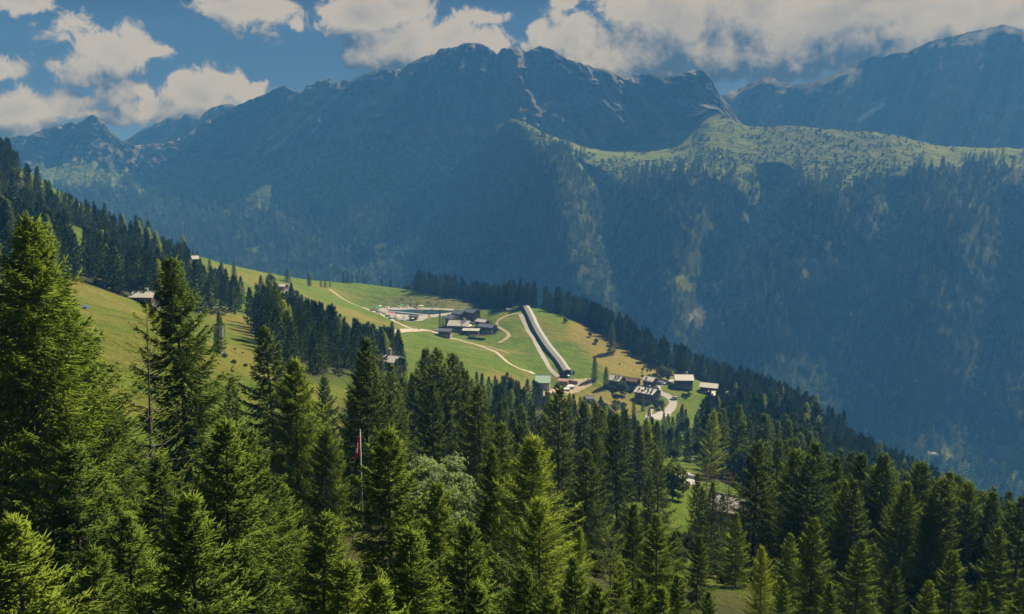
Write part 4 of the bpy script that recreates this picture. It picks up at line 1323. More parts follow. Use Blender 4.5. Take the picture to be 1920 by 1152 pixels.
# single trees on the meadows: kind, foot x, foot y, pixel height, width, label
SINGLE = [
    ('mid', 415, 662, 82, 1.0, 'dark spruce standing right behind the lattice lift pylon'),
    ('far', 372, 493, 24, 1.2, 'dark spruce beside the hut on the upper left meadow'),
    ('far', 394, 514, 28, 1.3, 'small lone spruce on the upper meadow, shadow to its left'),
    ('mid', 417, 530, 42, 1.0, 'lone spruce on the upper meadow, left of the taller slim one'),
    ('mid', 440, 535, 46, 0.85, 'slim lone spruce on the upper left meadow'),
    ('mid', 491, 565, 50, 1.1, 'broad lone spruce in the middle of the sloping meadow'),
    ('mid', 507, 600, 48, 1.0, 'lone spruce at the lower rim of the sloping meadow'),
    ('broad', 508, 535, 24, 1.0, 'round broadleaf tree on the sloping meadow by the hut'),
    ('mid', 540, 530, 28, 1.5, 'broad dark tree on the skyline of the sloping meadow'),
    ('mid', 580, 537, 27, 1.2, 'dark spruce alone on the meadow skyline'),
    ('far', 602, 538, 15, 1.0, 'first of three small spruces on the meadow skyline'),
    ('far', 610, 539, 16, 1.0, 'second of three small spruces on the meadow skyline'),
    ('far', 619, 539, 13, 1.0, 'last of three small spruces on the meadow skyline'),
    ('far', 825, 616, 36, 0.55, 'very slim spruce left of the restaurant'),
    ('far', 831, 616, 24, 0.8, 'slim spruce close to the restaurant wall'),
    ('mid', 1115, 714, 48, 1.0, 'tall spruce beside the yard of the green-roofed shed'),
    ('mid', 1136, 728, 42, 1.2, 'broad spruce at the yard edge in front of the chalet roof'),
    ('broad', 1166, 742, 30, 1.1, 'rounded dark tree in front of the chalet below the dry slope'),
    ('mid', 1146, 664, 60, 1.05, 'big spruce standing out at the rim of the dry slope'),
    ('broad', 1241, 712, 30, 1.0, 'round tree by the parked cars'),
    ('broad', 1252, 714, 24, 1.0, 'second round tree by the parked cars'),
    ('broad', 1288, 704, 24, 1.0, 'light broadleaf tree behind the grey-roofed chalet'),
    ('far', 1278, 806, 52, 0.9, 'slim dark spruce below the road bend'),
    ('mid', 1188, 780, 36, 0.9, 'small spruce left below the white-roofed apartment house'),
    ('broad', 1228, 765, 20, 0.9, 'bushy tree at the foot of the white-roofed apartment house'),
    ('far', 921, 612, 14, 0.7, 'tiny slim spruce behind the restaurant, right'),
    ('far', 915, 612, 16, 0.7, 'tiny slim spruce behind the restaurant, left'),
    ('far', 900, 604, 16, 0.8, 'small spruce beside the highest slate roof'),
    ('broad', 930, 625, 13, 1.0, 'dark round tree at the right end of the restaurant'),
    ('far', 880, 634, 16, 0.6, 'slim conifer on the restaurant terrace'),
    ('far', 862, 629, 14, 0.8, 'dark conifer by the restaurant path'),
    ('broad', 1060, 606, 12, 1.0, 'light bushes at the forest edge beside the tunnel top'),
    ('broad', 1106, 632, 12, 1.0, 'light bush at the forest edge above the dry slope'),
    ('broad', 1118, 645, 12, 1.0, 'light rounded bush in front of the forest row'),
    ('broad', 763, 546, 15, 1.1, 'light round tree among the spruces on the knoll skyline'),
    ('broad', 1188, 668, 20, 1.0, 'rounded tree in the forest row right of the big spruce'),
    ('mid', 716, 712, 52, 1.0, 'spruce standing before the stone-roofed chalet in the wood, left'),
    ('mid', 744, 716, 46, 1.0, 'spruce standing before the stone-roofed chalet in the wood, right'),
    ('mid', 758, 700, 40, 0.9, 'spruce at the right corner of the stone-roofed chalet'),
    ('broad', 1240, 768, 22, 1.0, 'leafy tree at the road bend below the apartment house'),
    ('mid', 1205, 772, 30, 0.9, 'young spruce right below the apartment house'),
    ('broad', 940, 580, 10, 1.0, 'light bush at the foot of the skyline forest'),
]
for (kind, px, py, hp, w, lab) in SINGLE:
    tree_base(kind, px, py, hp, lab, None, w)

# ---- trees by the group: candidates on the hillside, largest in view become trees of their own
cand = []       # kind, x, y, z, h, w, label, group


def scatter(poly, spacing, hrange, seed, label, group, kinds=('spruce',), probs=(1.0,), xr=(GX0, GX1), yr=(20, 1100), keep=1.0, minus=None, need_vis=True):
    rng = np.random.default_rng(seed)
    xs = np.arange(xr[0], xr[1], spacing)
    ys = np.arange(yr[0], yr[1], spacing)
    X, Y = np.meshgrid(xs, ys)
    X = (X + rng.uniform(-0.45, 0.45, X.shape) * spacing).ravel()
    Y = (Y + rng.uniform(-0.45, 0.45, Y.shape) * spacing).ravel()
    Z = hz(X, Y)
    px, py = project(X, Y, Z)
    m = in_poly(px, py, poly) & (rng.random(X.shape) < keep)
    if minus is not None:
        for q_ in minus:
            m &= ~in_poly(px, py, q_)
    X, Y, Z = X[m], Y[m], Z[m]
    if need_vis:
        v = visible(X, Y, Z + 4)
        X, Y, Z = X[v], Y[v], Z[v]
    for x, y, z in zip(X, Y, Z):
        k = kinds[rng.choice(len(kinds), p=probs)]
        h = (0.62 if group == 'forest below the hamlet' and x / y > 0.36 else 1.0) * (hrange[0] + (hrange[1] - hrange[0]) * rng.beta(1.6, 1.6)) * (1.0 if k != 'broad' else 0.6) * (1.25 if y < 330 and x < -60 else 1.0)
        cand.append((k, x, y, z, h, rng.uniform(0.85, 1.15), label[k] if isinstance(label, dict) else label, group))


def row(pts_px, spacing, hrange, seed, label, group, depth=(4, 30), n_rows=3, w=(0.75, 1.3)):
    """rows of trees along a brow, standing just behind it"""
    rng = np.random.default_rng(seed)
    G_ = [ground(px, py) for px, py in pts_px]
    for a, b in zip(G_[:-1], G_[1:]):
        L_ = (b - a).length
        for r_ in range(n_rows):
            kk = int(L_ / spacing)
            for i in range(max(1, kk)):
                t = (i + rng.random()) / max(1, kk)
                p = a.lerp(b, t)
                back = depth[0] + (depth[1] - depth[0]) * (r_ + rng.random() * 0.6) / n_rows
                dv = Vector((p.x, p.y)).normalized() * back
                x, y = p.x + dv.x, p.y + dv.y
                cand.append(('spruce', x, y, float(hz(x, y)), hrange[0] * 0.8 + (hrange[1] - hrange[0] * 0.8) * rng.beta(1.8, 1.0), rng.uniform(*w), label, group))


L_LEFT = {'spruce': 'dark spruce in the closed forest on the left slope', 'midlarch': 'light larch in the closed forest on the left slope'}
scatter(FOREST_PIX[0], 6.8, (9, 17), 1, L_LEFT, 'forest on the left slope', ('spruce', 'midlarch'), (0.93, 0.07), minus=[CLEARING, [(60, 330), (350, 480), (340, 500), (60, 352)]])
scatter([(-100, 240), (0, 280), (110, 380), (250, 440), (350, 480), (380, 500), (110, 410), (0, 330), (-100, 300)], 9, (5, 9), 2, 'small distant spruce on the left slope skyline', 'skyline spruces on the left slope', yr=(300, 900), need_vis=False, xr=(-500, -150))
scatter(FOREST_PIX[1], 7.0, (9, 16), 3, {'spruce': 'dark spruce in the wood between the meadows, left of the restaurant', 'midlarch': 'light larch in the wood between the meadows'}, 'wood between the meadows', ('spruce', 'midlarch'), (0.94, 0.06))
scatter([(395, 545), (440, 560), (500, 600), (565, 590), (560, 640), (520, 650), (440, 600), (395, 590)], 9, (11, 17), 4, 'spruce in the belt of trees above the left meadow brow', 'belt above the left meadow brow', keep=0.75)
scatter(FOREST_PIX[2], 8.0, (15, 22), 5, {'spruce': 'spruce in the forest below the hamlet on the right', 'broad': 'rounded broadleaf tree in the forest below the hamlet', 'midlarch': 'light larch in the forest below the hamlet'}, 'forest below the hamlet', ('spruce', 'broad', 'midlarch'), (0.86, 0.08, 0.06), minus=[[(1235, 870), (1315, 870), (1315, 990), (1235, 990)]])
scatter(FOREST_PIX[3], 8.5, (6, 12), 6, {'spruce': 'spruce in the wood in the middle below the shed', 'broad': 'rounded broadleaf tree in the middle wood', 'midlarch': 'light larch in the middle wood below the shed'}, 'middle wood below the shed', ('spruce', 'broad', 'midlarch'), (0.80, 0.08, 0.12), minus=[[(1235, 870), (1315, 870), (1315, 990), (1235, 990)]])
scatter([(1150, 812), (1290, 803), (1345, 803), (1335, 872), (1240, 864), (1150, 860)], 9.5, (7, 11), 15, {'spruce': 'spruce in the copse below the road bend', 'broad': 'rounded broadleaf tree in the copse below the road bend'}, 'copse below the road bend', ('spruce', 'broad'), (0.8, 0.2), keep=0.9)
row([(640, 536), (700, 537), (760, 545), (800, 552)], 9, (6, 10), 7, 'small spruce showing over the knoll skyline', 'spruces over the knoll', depth=(14, 30), n_rows=2)
row([(775, 549), (840, 560), (900, 573), (960, 582), (1010, 583)], 4.5, (15, 21), 8, 'dark spruce in the row on the skyline behind the knoll', 'skyline row behind the knoll', depth=(4, 30))
row([(1020, 586), (1060, 597), (1100, 612), (1140, 638), (1180, 662), (1230, 695), (1260, 703)], 4.5, (16, 22), 9, 'dark spruce in the forest row along the dry slope', 'forest row along the dry slope', depth=(5, 34))
row([(1262, 704), (1275, 705), (1290, 706), (1330, 715), (1380, 735), (1440, 760), (1500, 790), (1580, 835)], 5.5, (14, 21), 10, 'spruce on the falling forest edge right of the hamlet', 'falling forest edge', depth=(6, 60), n_rows=5)
scatter([(1570, 835), (1650, 868), (1800, 935), (2000, 985), (2000, 1100), (1750, 1040), (1570, 940)], 7.0, (7, 12), 17, 'low spruce on the falling forest edge before the deep valley', 'falling forest edge', yr=(150, 520))
row([(1580, 835), (1660, 885), (1760, 945), (1850, 995), (1940, 1030)], 6.0, (7, 12), 16, 'low spruce on the falling forest edge before the deep valley', 'falling forest edge', depth=(4, 50), n_rows=5)
scatter([(640, 930), (700, 800), (1000, 800), (1240, 880), (1240, 1000), (1000, 1050), (700, 1010)], 9, (11, 17), 12, {'spruce': 'spruce standing in the shade between the front trees', 'broad': 'bushy broadleaf tree between the front trees'}, 'trees between the front rows', ('spruce', 'broad'), (0.9, 0.1), yr=(60, 200), keep=0.8)
scatter([(1400, 950), (1560, 960), (1920, 1060), (1920, 1240), (1430, 1200)], 9, (13, 18), 13, 'spruce filling the ranks behind the right-hand front row', 'ranks behind the right-hand front row', yr=(80, 200), keep=0.9, xr=(30, 200))
scatter([(-80, 640), (60, 640), (150, 900), (-80, 1000)], 8, (14, 19), 14, 'shaded spruce behind the tall ones at the left edge', 'spruces behind the left edge', yr=(40, 120), keep=0.9, need_vis=False)

cand = [c for c in cand if c[2] > 30]
# keep clear of houses and tracks is done by the polygons; now split by apparent size
N_OWN = 300 - sum(1 for k in NEAR + SINGLE if KINDNAME[k[0]] == 'spruce_tree') + 40
ranked = sorted([c for c in cand if c[0] == 'spruce'], key=lambda c: -c[4] / c[2])
own = ranked[:N_OWN]
rest = ranked[N_OWN:]
for (k, x, y, z, h, w, lab, grp_) in own:
    kind = 'dark' if y < 150 else ('mid' if y < 480 else 'far')
    tree(kind, x, y, z, h, lab, grp_, w)
for (k, x, y, z, h, w, lab, grp_) in [c for c in cand if c[0] != 'spruce']:
    tree(k, x, y, z, h, lab, grp_, w)
print('candidates', len(cand), 'own', len(own), 'rest', len(rest))


# ---- uncountable far forest: one object per mass, instances on points
def joined(name, proto):
    """trunk and crown of a prototype as one mesh for the mass forests"""
    vs, fs, mi, mats = [], [], [], []
    off = 0
    for nm, me in proto['parts']:
        nv = len(me.vertices)
        v = np.empty(nv * 3, np.float32)
        me.vertices.foreach_get('co', v)
        vs.append(v.reshape(-1, 3))
        mats.append(me.materials[0])
        for p in me.polygons:
            fs.append(tuple(i + off for i in p.vertices))
            mi.append(len(mats) - 1)
        off += nv
    me = bpy.data.meshes.new(name)
    me.from_pydata(np.concatenate(vs).tolist(), [], fs)
    for m_ in mats:
        me.materials.append(m_)
    me.polygons.foreach_set('material_index', np.array(mi, np.int32))
    me.update()
    return me


def mass(name, label, pos, rot, scl, protos):
    """protos: unlinked source objects picked at random for each point"""
    me = bpy.data.meshes.new(name)
    me.vertices.add(len(pos))
    me.vertices.foreach_set('co', np.asarray(pos, np.float32).ravel())
    a = me.attributes.new('rz', 'FLOAT', 'POINT')
    a.data.foreach_set('value', np.asarray(rot, np.float32))
    a = me.attributes.new('sc', 'FLOAT_VECTOR', 'POINT')
    a.data.foreach_set('vector', np.asarray(scl, np.float32).ravel())
    o = link(name, me)
    ng = bpy.data.node_groups.new(name + '_nodes', 'GeometryNodeTree')
    ng.interface.new_socket('Geometry', in_out='INPUT', socket_type='NodeSocketGeometry')
    ng.interface.new_socket('Geometry', in_out='OUTPUT', socket_type='NodeSocketGeometry')
    N = NT(ng)
    gi = N.node('NodeGroupInput')
    go = N.node('NodeGroupOutput')
    coln = bpy.data.collections.new(name + '_kinds')
    for p in protos:
        coln.objects.link(p)
    ci = N.node('GeometryNodeCollectionInfo')
    ci.inputs['Collection'].default_value = coln
    ci.inputs['Separate Children'].default_value = True
    ci.inputs['Reset Children'].default_value = True
    iop = N.node('GeometryNodeInstanceOnPoints')
    N.link(gi.outputs[0], iop.inputs['Points'])
    N.link(ci.outputs[0], iop.inputs['Instance'])
    iop.inputs['Pick Instance'].default_value = True
    na = N.node('GeometryNodeInputNamedAttribute', data_type='FLOAT')
    na.inputs[0].default_value = 'rz'
    cx = N.node('ShaderNodeCombineXYZ')
    N.link(na.outputs[0], cx.inputs[2])
    N.link(cx.outputs[0], iop.inputs['Rotation'])
    nb = N.node('GeometryNodeInputNamedAttribute', data_type='FLOAT_VECTOR')
    nb.inputs[0].default_value = 'sc'
    N.link(nb.outputs[0], iop.inputs['Scale'])
    N.link(iop.outputs[0], go.inputs[0])
    md = o.modifiers.new('scatter', 'NODES')
    md.node_group = ng
    struct(o, 'stuff', label)
    return o


SRC = {k: [bpy.data.objects.new('source_' + k, joined('source_' + k, p)) for p in PROTO[k]] for k in ('far', 'tiny', 'tinybroad', 'bush')}
mrng = np.random.default_rng(5)
if rest:
    pos = np.array([(c[1], c[2], c[3] - 0.15) for c in rest])
    hs = np.array([c[4] / 18.0 for c in rest])
    ws = np.array([c[4] / 18.0 * c[5] for c in rest])
    mass('hillside_forest', 'small far spruces of the near hillside that merge into forest', pos, mrng.random(len(pos)) * 6.28, np.stack([ws, ws, hs], -1), SRC['far'])

# opposite slopes: cells of the mountain mesh, weighted by area and cover
def cell_pick(weight, spacing, seed):
    rng = np.random.default_rng(seed)
    P_ = np.stack([MX, MY, MZ], -1)
    ax = P_[:-1, 1:] - P_[:-1, :-1]
    bx = P_[1:, :-1] - P_[:-1, :-1]
    area = np.abs(ax[..., 0] * bx[..., 1] - ax[..., 1] * bx[..., 0])
    w_ = weight[:-1, :-1]
    vis = (mpx[:-1, :-1] > -60) & (mpx[:-1, :-1] < 1990)
    lam = area * w_ * vis / (spacing ** 2)
    cnt = rng.poisson(lam)
    ii, jj = np.nonzero(cnt)
    rep = cnt[ii, jj]
    ii = np.repeat(ii, rep)
    jj = np.repeat(jj, rep)
    u = rng.random(len(ii))[:, None]
    v = rng.random(len(ii))[:, None]
    p = P_[ii, jj] * (1 - u) * (1 - v) + P_[ii, jj + 1] * u * (1 - v) + P_[ii + 1, jj] * (1 - u) * v + P_[ii + 1, jj + 1] * u * v
    return p, rng


# near hill hides everything nearer than about 900 m
far_ok = (T2 > 1.7)
brd = np.clip(0.11 + 0.9 * sstep(0.15, 0.5, fbm(mpx / 55, mpy / 45, 4, 131)) * (0.25 + 0.75 * sstep(1500, 1800, mpx) * sstep(430, 620, mpy)), 0, 0.95)
gnoise = sstep(0.35, 0.75, gullies + fbm(mpx / 25, mpy / 25, 4, 161) * 0.45)
brd = np.clip(np.maximum(brd, 0.85 * gnoise), 0, 0.95)
p, rng = cell_pick(tree_w * far_ok * (1 - brd) * (T2 < 5.5), 9.5, 11)
n = len(p)
h = rng.uniform(0.7, 1.25, n)
w_ = h * rng.uniform(0.85, 1.2, n)
mass('conifer_forest', 'dense dark conifer forest covering the opposite valley side', p, rng.random(n) * 6.28, np.stack([w_, w_, h], -1), SRC['tiny'])
n_con = n
p, rng = cell_pick(np.maximum(tfo * brd, 0.55 * shrub_m + 0.3 * rock_m * 0) * far_ok * (T2 < 4.6), 9.0, 12)
n = len(p)
h = rng.uniform(0.6, 1.25, n)
mass('broadleaf_forest', 'lighter broadleaf trees scattered through the opposite forest', p, rng.random(n) * 6.28, np.stack([h, h, h], -1), SRC['tinybroad'])
n_brd = n
p, rng = cell_pick(np.clip(shr * (mpx > 930) * (T2 < 6.0), 0, 1), 9.0, 13)
n = len(p)
h = rng.uniform(0.6, 1.6, n)
mass('alpine_shrubs', 'low alder shrubs dotting the alp below the cliffs', p, rng.random(n) * 6.28, np.stack([h, h, h], -1), SRC['bush'])
print('forest', n_con, n_brd, n)

print('tris', {k: [sum(len(m.polygons) for _, m in p['parts']) for p in v] for k, v in PROTO.items()})

# ---------------------------------------------------------------- tracks, roads, yards
def spline(pts, step):
    P_ = [Vector(p) for p in pts]
    out = []
    for i in range(len(P_) - 1):
        a = P_[max(i - 1, 0)]
        b = P_[i]
        c = P_[i + 1]
        d = P_[min(i + 2, len(P_) - 1)]
        n_ = max(2, int((c - b).length / step))
        for k in range(n_):
            t = k / n_
            out.append(0.5 * ((2 * b) + (c - a) * t + (2 * a - 5 * b + 4 * c - d) * t * t + (3 * b - a - 3 * c + d) * t ** 3))
    out.append(P_[-1])
    return out


def ribbon(name, pix, widths, mat, lift=0.12, seed=0):
    g = [ground(px, py) for px, py in pix]
    pts = spline(g, 2.0)
    n_ = len(pts)
    ws = np.interp(np.linspace(0, 1, n_), np.linspace(0, 1, len(widths)), widths)
    rng = np.random.default_rng(seed)
    jit = np.convolve(rng.normal(0, 0.35, n_ + 4), np.ones(5) / 5, 'valid')
    vs = []
    M_ = 5
    for i, p in enumerate(pts):
        d = (pts[min(i + 1, n_ - 1)] - pts[max(i - 1, 0)])
        nrm = Vector((-d.y, d.x, 0)).normalized()
        for k in range(M_):
            q_ = p + nrm * ((k / (M_ - 1) - 0.5) * ws[i] * (1 + 0.3 * jit[i]))
            vs.append((q_.x, q_.y, float(hz(q_.x, q_.y)) + lift))
    idx = np.arange(n_ * M_).reshape(n_, M_)
    quads = np.stack([idx[:-1, :-1], idx[:-1, 1:], idx[1:, 1:], idx[1:, :-1]], -1).reshape(-1, 4)
    return struct(link(name, mesh_np(name, np.array(vs), quads, [MATS[mat]], smooth=True)))


def yard(name, pix, mat, lift=0.10, cell=1.2, flat=None):
    g = [ground(px, py) for px, py in pix]
    poly = [(p.x, p.y) for p in g]
    xs = np.arange(min(p[0] for p in poly), max(p[0] for p in poly) + cell, cell)
    ys = np.arange(min(p[1] for p in poly), max(p[1] for p in poly) + cell, cell)
    X, Y = np.meshgrid(xs, ys)
    ins = in_poly(X + fbm(X / 5, Y / 5, 2, 7) * 0.8, Y, poly)
    Z = hz(X, Y) + lift
    idx = np.arange(X.size).reshape(X.shape)
    q_ = np.stack([idx[:-1, :-1], idx[:-1, 1:], idx[1:, 1:], idx[1:, :-1]], -1)
    q_ = q_[ins[:-1, :-1]]
    return struct(link(name, mesh_np(name, np.stack([X, Y, Z], -1).reshape(-1, 3), q_.reshape(-1, 4), [MATS[mat]], smooth=True)))


ribbon('path', [(617, 543), (632, 553), (655, 567), (690, 581), (720, 593), (742, 604), (760, 612), (775, 619)], [2.6, 3.0, 3.2, 3.4], 'track_dirt', seed=1)
ribbon('path', [(652, 621), (680, 623), (720, 622), (750, 621.5), (778, 620), (800, 620), (818, 624)], [3.0, 3.5, 4.0, 6.5, 5], 'track_dirt', 0.16, seed=2)
ribbon('path', [(818, 624), (840, 634), (860, 638), (885, 645), (910, 653), (930, 661), (945, 674), (960, 685), (980, 694), (1000, 699)], [3.4, 2.6, 2.4, 2.6, 3.2], 'track_dirt', 0.14, seed=3)
ribbon('path', [(936, 600), (931, 607), (935, 614), (948, 622), (954, 630), (946, 638), (935, 644)], [1.4, 2.0, 2.6, 3.0, 2.0], 'bare_earth', 0.12, seed=4)
ribbon('path', [(936, 600), (950, 593), (965, 589), (976, 588)], [2.0, 2.0, 1.6], 'bare_earth', 0.13, seed=5)
ribbon('path', [(976, 590), (983, 605), (993, 625), (1005, 645), (1016, 665), (1030, 690), (1047, 708)], [3.4, 3.2, 3.0, 3.0, 3.2], 'gravel', 0.15, seed=6)
ribbon('path', [(905, 648), (930, 655), (955, 664)], [1.6, 1.8, 1.2], 'bare_earth', 0.12, seed=7)
yard('yard', [(1036, 729), (1050, 716), (1090, 712), (1106, 710), (1108, 724), (1085, 735), (1062, 740), (1030, 738), (1012, 744), (1010, 737)], 'bare_earth')
yard('parking_yard', [(818, 620), (824, 616.5), (828, 622), (822, 627), (812, 625)], 'gravel', 0.18)
ribbon('road', [(1268, 713), (1250, 715), (1238, 719), (1228, 726), (1236, 737), (1247, 741), (1258, 748), (1262, 757), (1256, 768), (1243, 777), (1228, 787)], [3.2, 5.5, 7.0, 5.0, 5.0, 8.5, 10.0, 8.0, 6.0, 5.0], 'asphalt', 0.14, seed=8)
ribbon('path', [(1223, 767), (1219, 774), (1215, 782), (1213, 790)], [2.4, 2.6, 2.6], 'gravel', 0.12, seed=9)
yard('parking_yard', [(1264, 890), (1276, 884), (1302, 890), (1302, 912), (1288, 910), (1268, 904)], 'asphalt', 0.15, 1.0)
ribbon('path', [(1327, 758), (1337, 761), (1350, 764)], [1.6, 1.6], 'gravel', 0.12, seed=10)

# pond and beach
def flat_sheet(name, poly, mat, z):
    me = bpy.data.meshes.new(name)
    me.from_pydata([(p[0], p[1], z) for p in poly], [], [tuple(range(len(poly)))][::1])
    me.materials.append(MATS[mat])
    o = link(name, me)
    return struct(o)


yard_poly = BEACH


def drape(name, poly, mat, lift, cell=1.5):
    xs = np.arange(poly[:, 0].min(), poly[:, 0].max() + cell, cell)
    ys = np.arange(poly[:, 1].min(), poly[:, 1].max() + cell, cell)
    X, Y = np.meshgrid(xs, ys)
    ins = in_poly(X + fbm(X / 6, Y / 6, 2, 17) * 1.2, Y, [(p[0], p[1]) for p in poly])
    idx = np.arange(X.size).reshape(X.shape)
    q_ = np.stack([idx[:-1, :-1], idx[:-1, 1:], idx[1:, 1:], idx[1:, :-1]], -1)[ins[:-1, :-1]]
    return struct(link(name, mesh_np(name, np.stack([X, Y, hz(X, Y) + lift], -1).reshape(-1, 3), q_.reshape(-1, 4), [MATS[mat]], smooth=True)))


drape('beach', BEACH, 'gravel', 0.10)
flat_sheet('pond', POND, 'pond_water', POND_Z + 0.12)
# gravel bar dividing the pond
bar = [flat_pt(px, py, POND_Z + 0.45) for px, py in ((728, 584.5), (745, 585), (770, 587.5), (800, 590.5))]
mbar = MB()
for a, b in zip(bar[:-1], bar[1:]):
    d_ = (Vector(b) - Vector(a)).normalized()
    n_ = Vector((-d_.y, d_.x, 0)) * 1.3
    a_, b_ = Vector(a), Vector(b)
    lo = Vector((0, 0, -1.5))
    mbar.hexa([a_ - n_ * 1.8 + lo, b_ - n_ * 1.8 + lo, b_ + n_ * 1.8 + lo, a_ + n_ * 1.8 + lo, a_ - n_, b_ - n_, b_ + n_, a_ + n_])
struct(mbar.build('gravel_bar', MATS['gravel']))


# ---------------------------------------------------------------- buildings
def chalet(name, label, pos, L, Wd, h, pitch, rz, wall='timber_dark', roof='slate_roof', base='stone_wall', over=0.7, chimneys=(), front=(), gable=(), door=None, cat='house', base_h=1.6, balcony=False, vents=(), group=None, sink=4.0):
    """ridge along local x; front eave faces local -y; gable window list on +x end. Heights from the floor level."""
    root = link(name, None, None, pos, rz)
    tag(root, label, cat, group)
    hx, hy = L / 2, Wd / 2
    rh = hy * math.tan(math.radians(pitch))
    MB().box((0, 0, (base_h - sink) / 2), (L + 0.1, Wd + 0.1, base_h + sink)).build('foundation', MATS[base], root)
    w = MB()
    w.add([(-hx, -hy, base_h), (hx, -hy, base_h), (hx, hy, base_h), (-hx, hy, base_h), (-hx, -hy, h), (hx, -hy, h), (hx, hy, h), (-hx, hy, h), (-hx, 0, h + rh), (hx, 0, h + rh)],
          [(3, 2, 1, 0), (0, 1, 5, 4), (2, 3, 7, 6), (1, 2, 6, 9, 5), (3, 0, 4, 8, 7), (4, 5, 9, 8), (6, 7, 8, 9)])
    w.build('wall', MATS[wall], root)
    sl = math.hypot(1, math.tan(math.radians(pitch)))
    tn = math.tan(math.radians(pitch))
    rf = MB()
    th = 0.28
    ox = hx + over
    for s in (-1, 1):
        e_y = s * (hy + over)
        e_z = h - over * tn + 0.06
        r_z = h + rh + 0.06
        p = [(-ox, 0, r_z), (ox, 0, r_z), (ox, e_y, e_z), (-ox, e_y, e_z)]
        q_ = [(x, y, z + th) for x, y, z in p]
        rf.hexa((p + q_) if s > 0 else (p[::-1] + q_[::-1]))
    ro = rf.build('roof', MATS[roof], root)
    MB().tube((-ox, 0, h + rh + th + 0.05), (ox, 0, h + rh + th + 0.05), 0.16, n=6).build('ridge_cap', MATS[roof], ro)
    for s in (-1, 1):
        MB().tube((-ox, s * (hy + over + 0.08), h - over * tn + 0.1), (ox, s * (hy + over + 0.08), h - over * tn + 0.1), 0.09, n=5).build('gutter', MATS['dark_metal'], ro)
    for (cx_, cy2, ch) in chimneys:
        z_ = h + rh - abs(cy2) * tn
        c_ = MB().box((cx_, cy2, z_ + ch / 2), (0.9, 0.9, ch + 0.8))
        c_.box((cx_, cy2, z_ + ch + 0.55), (1.2, 1.2, 0.18))
        c_.build('chimney', MATS['stone_wall'], ro)
    for (cx_, cy2) in vents:
        z_ = h + rh - abs(cy2) * tn
        v_ = MB().box((cx_, cy2, z_ + 0.55), (0.8, 0.9, 1.3))
        v_.box((cx_, cy2, z_ + 1.25), (1.1, 1.2, 0.14))
        v_.build('roof_vent', MATS['dark_metal'], ro)
    def win(c, s, axis_):
        if axis_ == 'y':
            fr = MB().box((c[0], c[1], c[2]), (s[0] + 0.24, 0.10, s[1] + 0.24)).build('window', MATS['timber_pale'], root)
            MB().box((c[0], c[1] - 0.06, c[2]), (s[0], 0.06, s[1])).build('pane', MATS['window_glass'], fr)
        else:
            fr = MB().box((c[0], c[1], c[2]), (0.10, s[0] + 0.24, s[1] + 0.24)).build('window', MATS['timber_pale'], root)
            MB().box((c[0] + 0.06, c[1], c[2]), (0.06, s[0], s[1])).build('pane', MATS['window_glass'], fr)
    for (x, z, ww, hh_) in front:
        win((x, -hy - 0.05, z), (ww, hh_), 'y')
    for (y, z, ww, hh_) in gable:
        win((hx + 0.05, y, z), (ww, hh_), 'x')
    if door:
        d_ = MB().box((door, -hy - 0.06, 1.05), (1.0, 0.12, 2.1)).build('door', MATS['timber_red'], root)
        MB().box((door + 0.35, -hy - 0.15, 1.05), (0.06, 0.06, 0.2)).build('handle', MATS['galvanised'], d_)
    if balcony:
        b_ = MB().box((0, -hy - 0.75, base_h + 0.9), (L * 0.9, 1.4, 0.15)).build('balcony', MATS['timber_brown'], root)
        MB().box((0, -hy - 1.42, base_h + 1.45), (L * 0.9, 0.06, 0.9)).build('railing', MATS['timber_brown'], b_)
    return root


def at(px, py, back=0.0):
    g = ground(px, py)
    if back:
        d_ = Vector((g.x, g.y, 0)).normalized() * back
        g = Vector((g.x + d_.x, g.y + d_.y, 0))
        g.z = float(hz(g.x, g.y))
    return g


def wins(xs, z, w=1.0, h=1.1):
    return [(x, z, w, h) for x in xs]


R_ = math.radians
# restaurant hamlet on the terrace
p = at(848, 617, 6)
chalet('restaurant_wing', 'slate-roofed timber wing at the left end of the restaurant', p, 6.5, 8.0, 6.8, 24, R_(-38), 'timber_brown', 'slate_roof', gable=wins((-2, 0, 2), 3.2) + wins((-1, 1), 5.6), front=wins((-2, 0.2, 2), 4), cat='building')
p = at(862, 614, 10)
chalet('restaurant_wing', 'slate-roofed timber wing in the middle of the back row', p, 8.0, 8.0, 7.6, 24, R_(-34), 'timber_dark', 'slate_roof', gable=wins((-2, 0, 2), 3.2) + wins((-1, 1), 6.4), front=wins((-2.5, 0, 2.5), 6), cat='building')
p = at(885, 612, 10)
chalet('restaurant_wing', 'tallest slate-roofed timber wing at the right of the back row', p, 8.5, 8.5, 8.0, 24, R_(-34), 'timber_dark', 'slate_roof', gable=wins((-2.5, 0, 2.5), 3.4) + wins((-1.2, 1.2), 6.4), front=wins((-2.5, 0, 2.5), 6.2), cat='building')
p = at(862, 622, 4)
chalet('restaurant_hall', 'pale stone-roofed hall in the centre of the restaurant', p, 14.0, 11.0, 4.2, 26, R_(-12), 'timber_brown', 'stone_roof', chimneys=((3.0, 0.3, 1.6), (4.6, -1.0, 1.4)), front=wins((-4, -2, 0, 2), 2.2, 1.2, 1.3), gable=wins((-2, 0, 2), 2.4), cat='building')
p = at(872, 622, 1)
chalet('restaurant_porch', 'pale cross-gabled porch in front of the restaurant hall', p, 7.0, 6.0, 3.6, 24, R_(60), 'timber_dark', 'stone_roof', gable=wins((-1.2, 1.2), 2.2), front=wins((-2, 0, 2), 2.2), cat='building')
p = at(884, 627, 0)
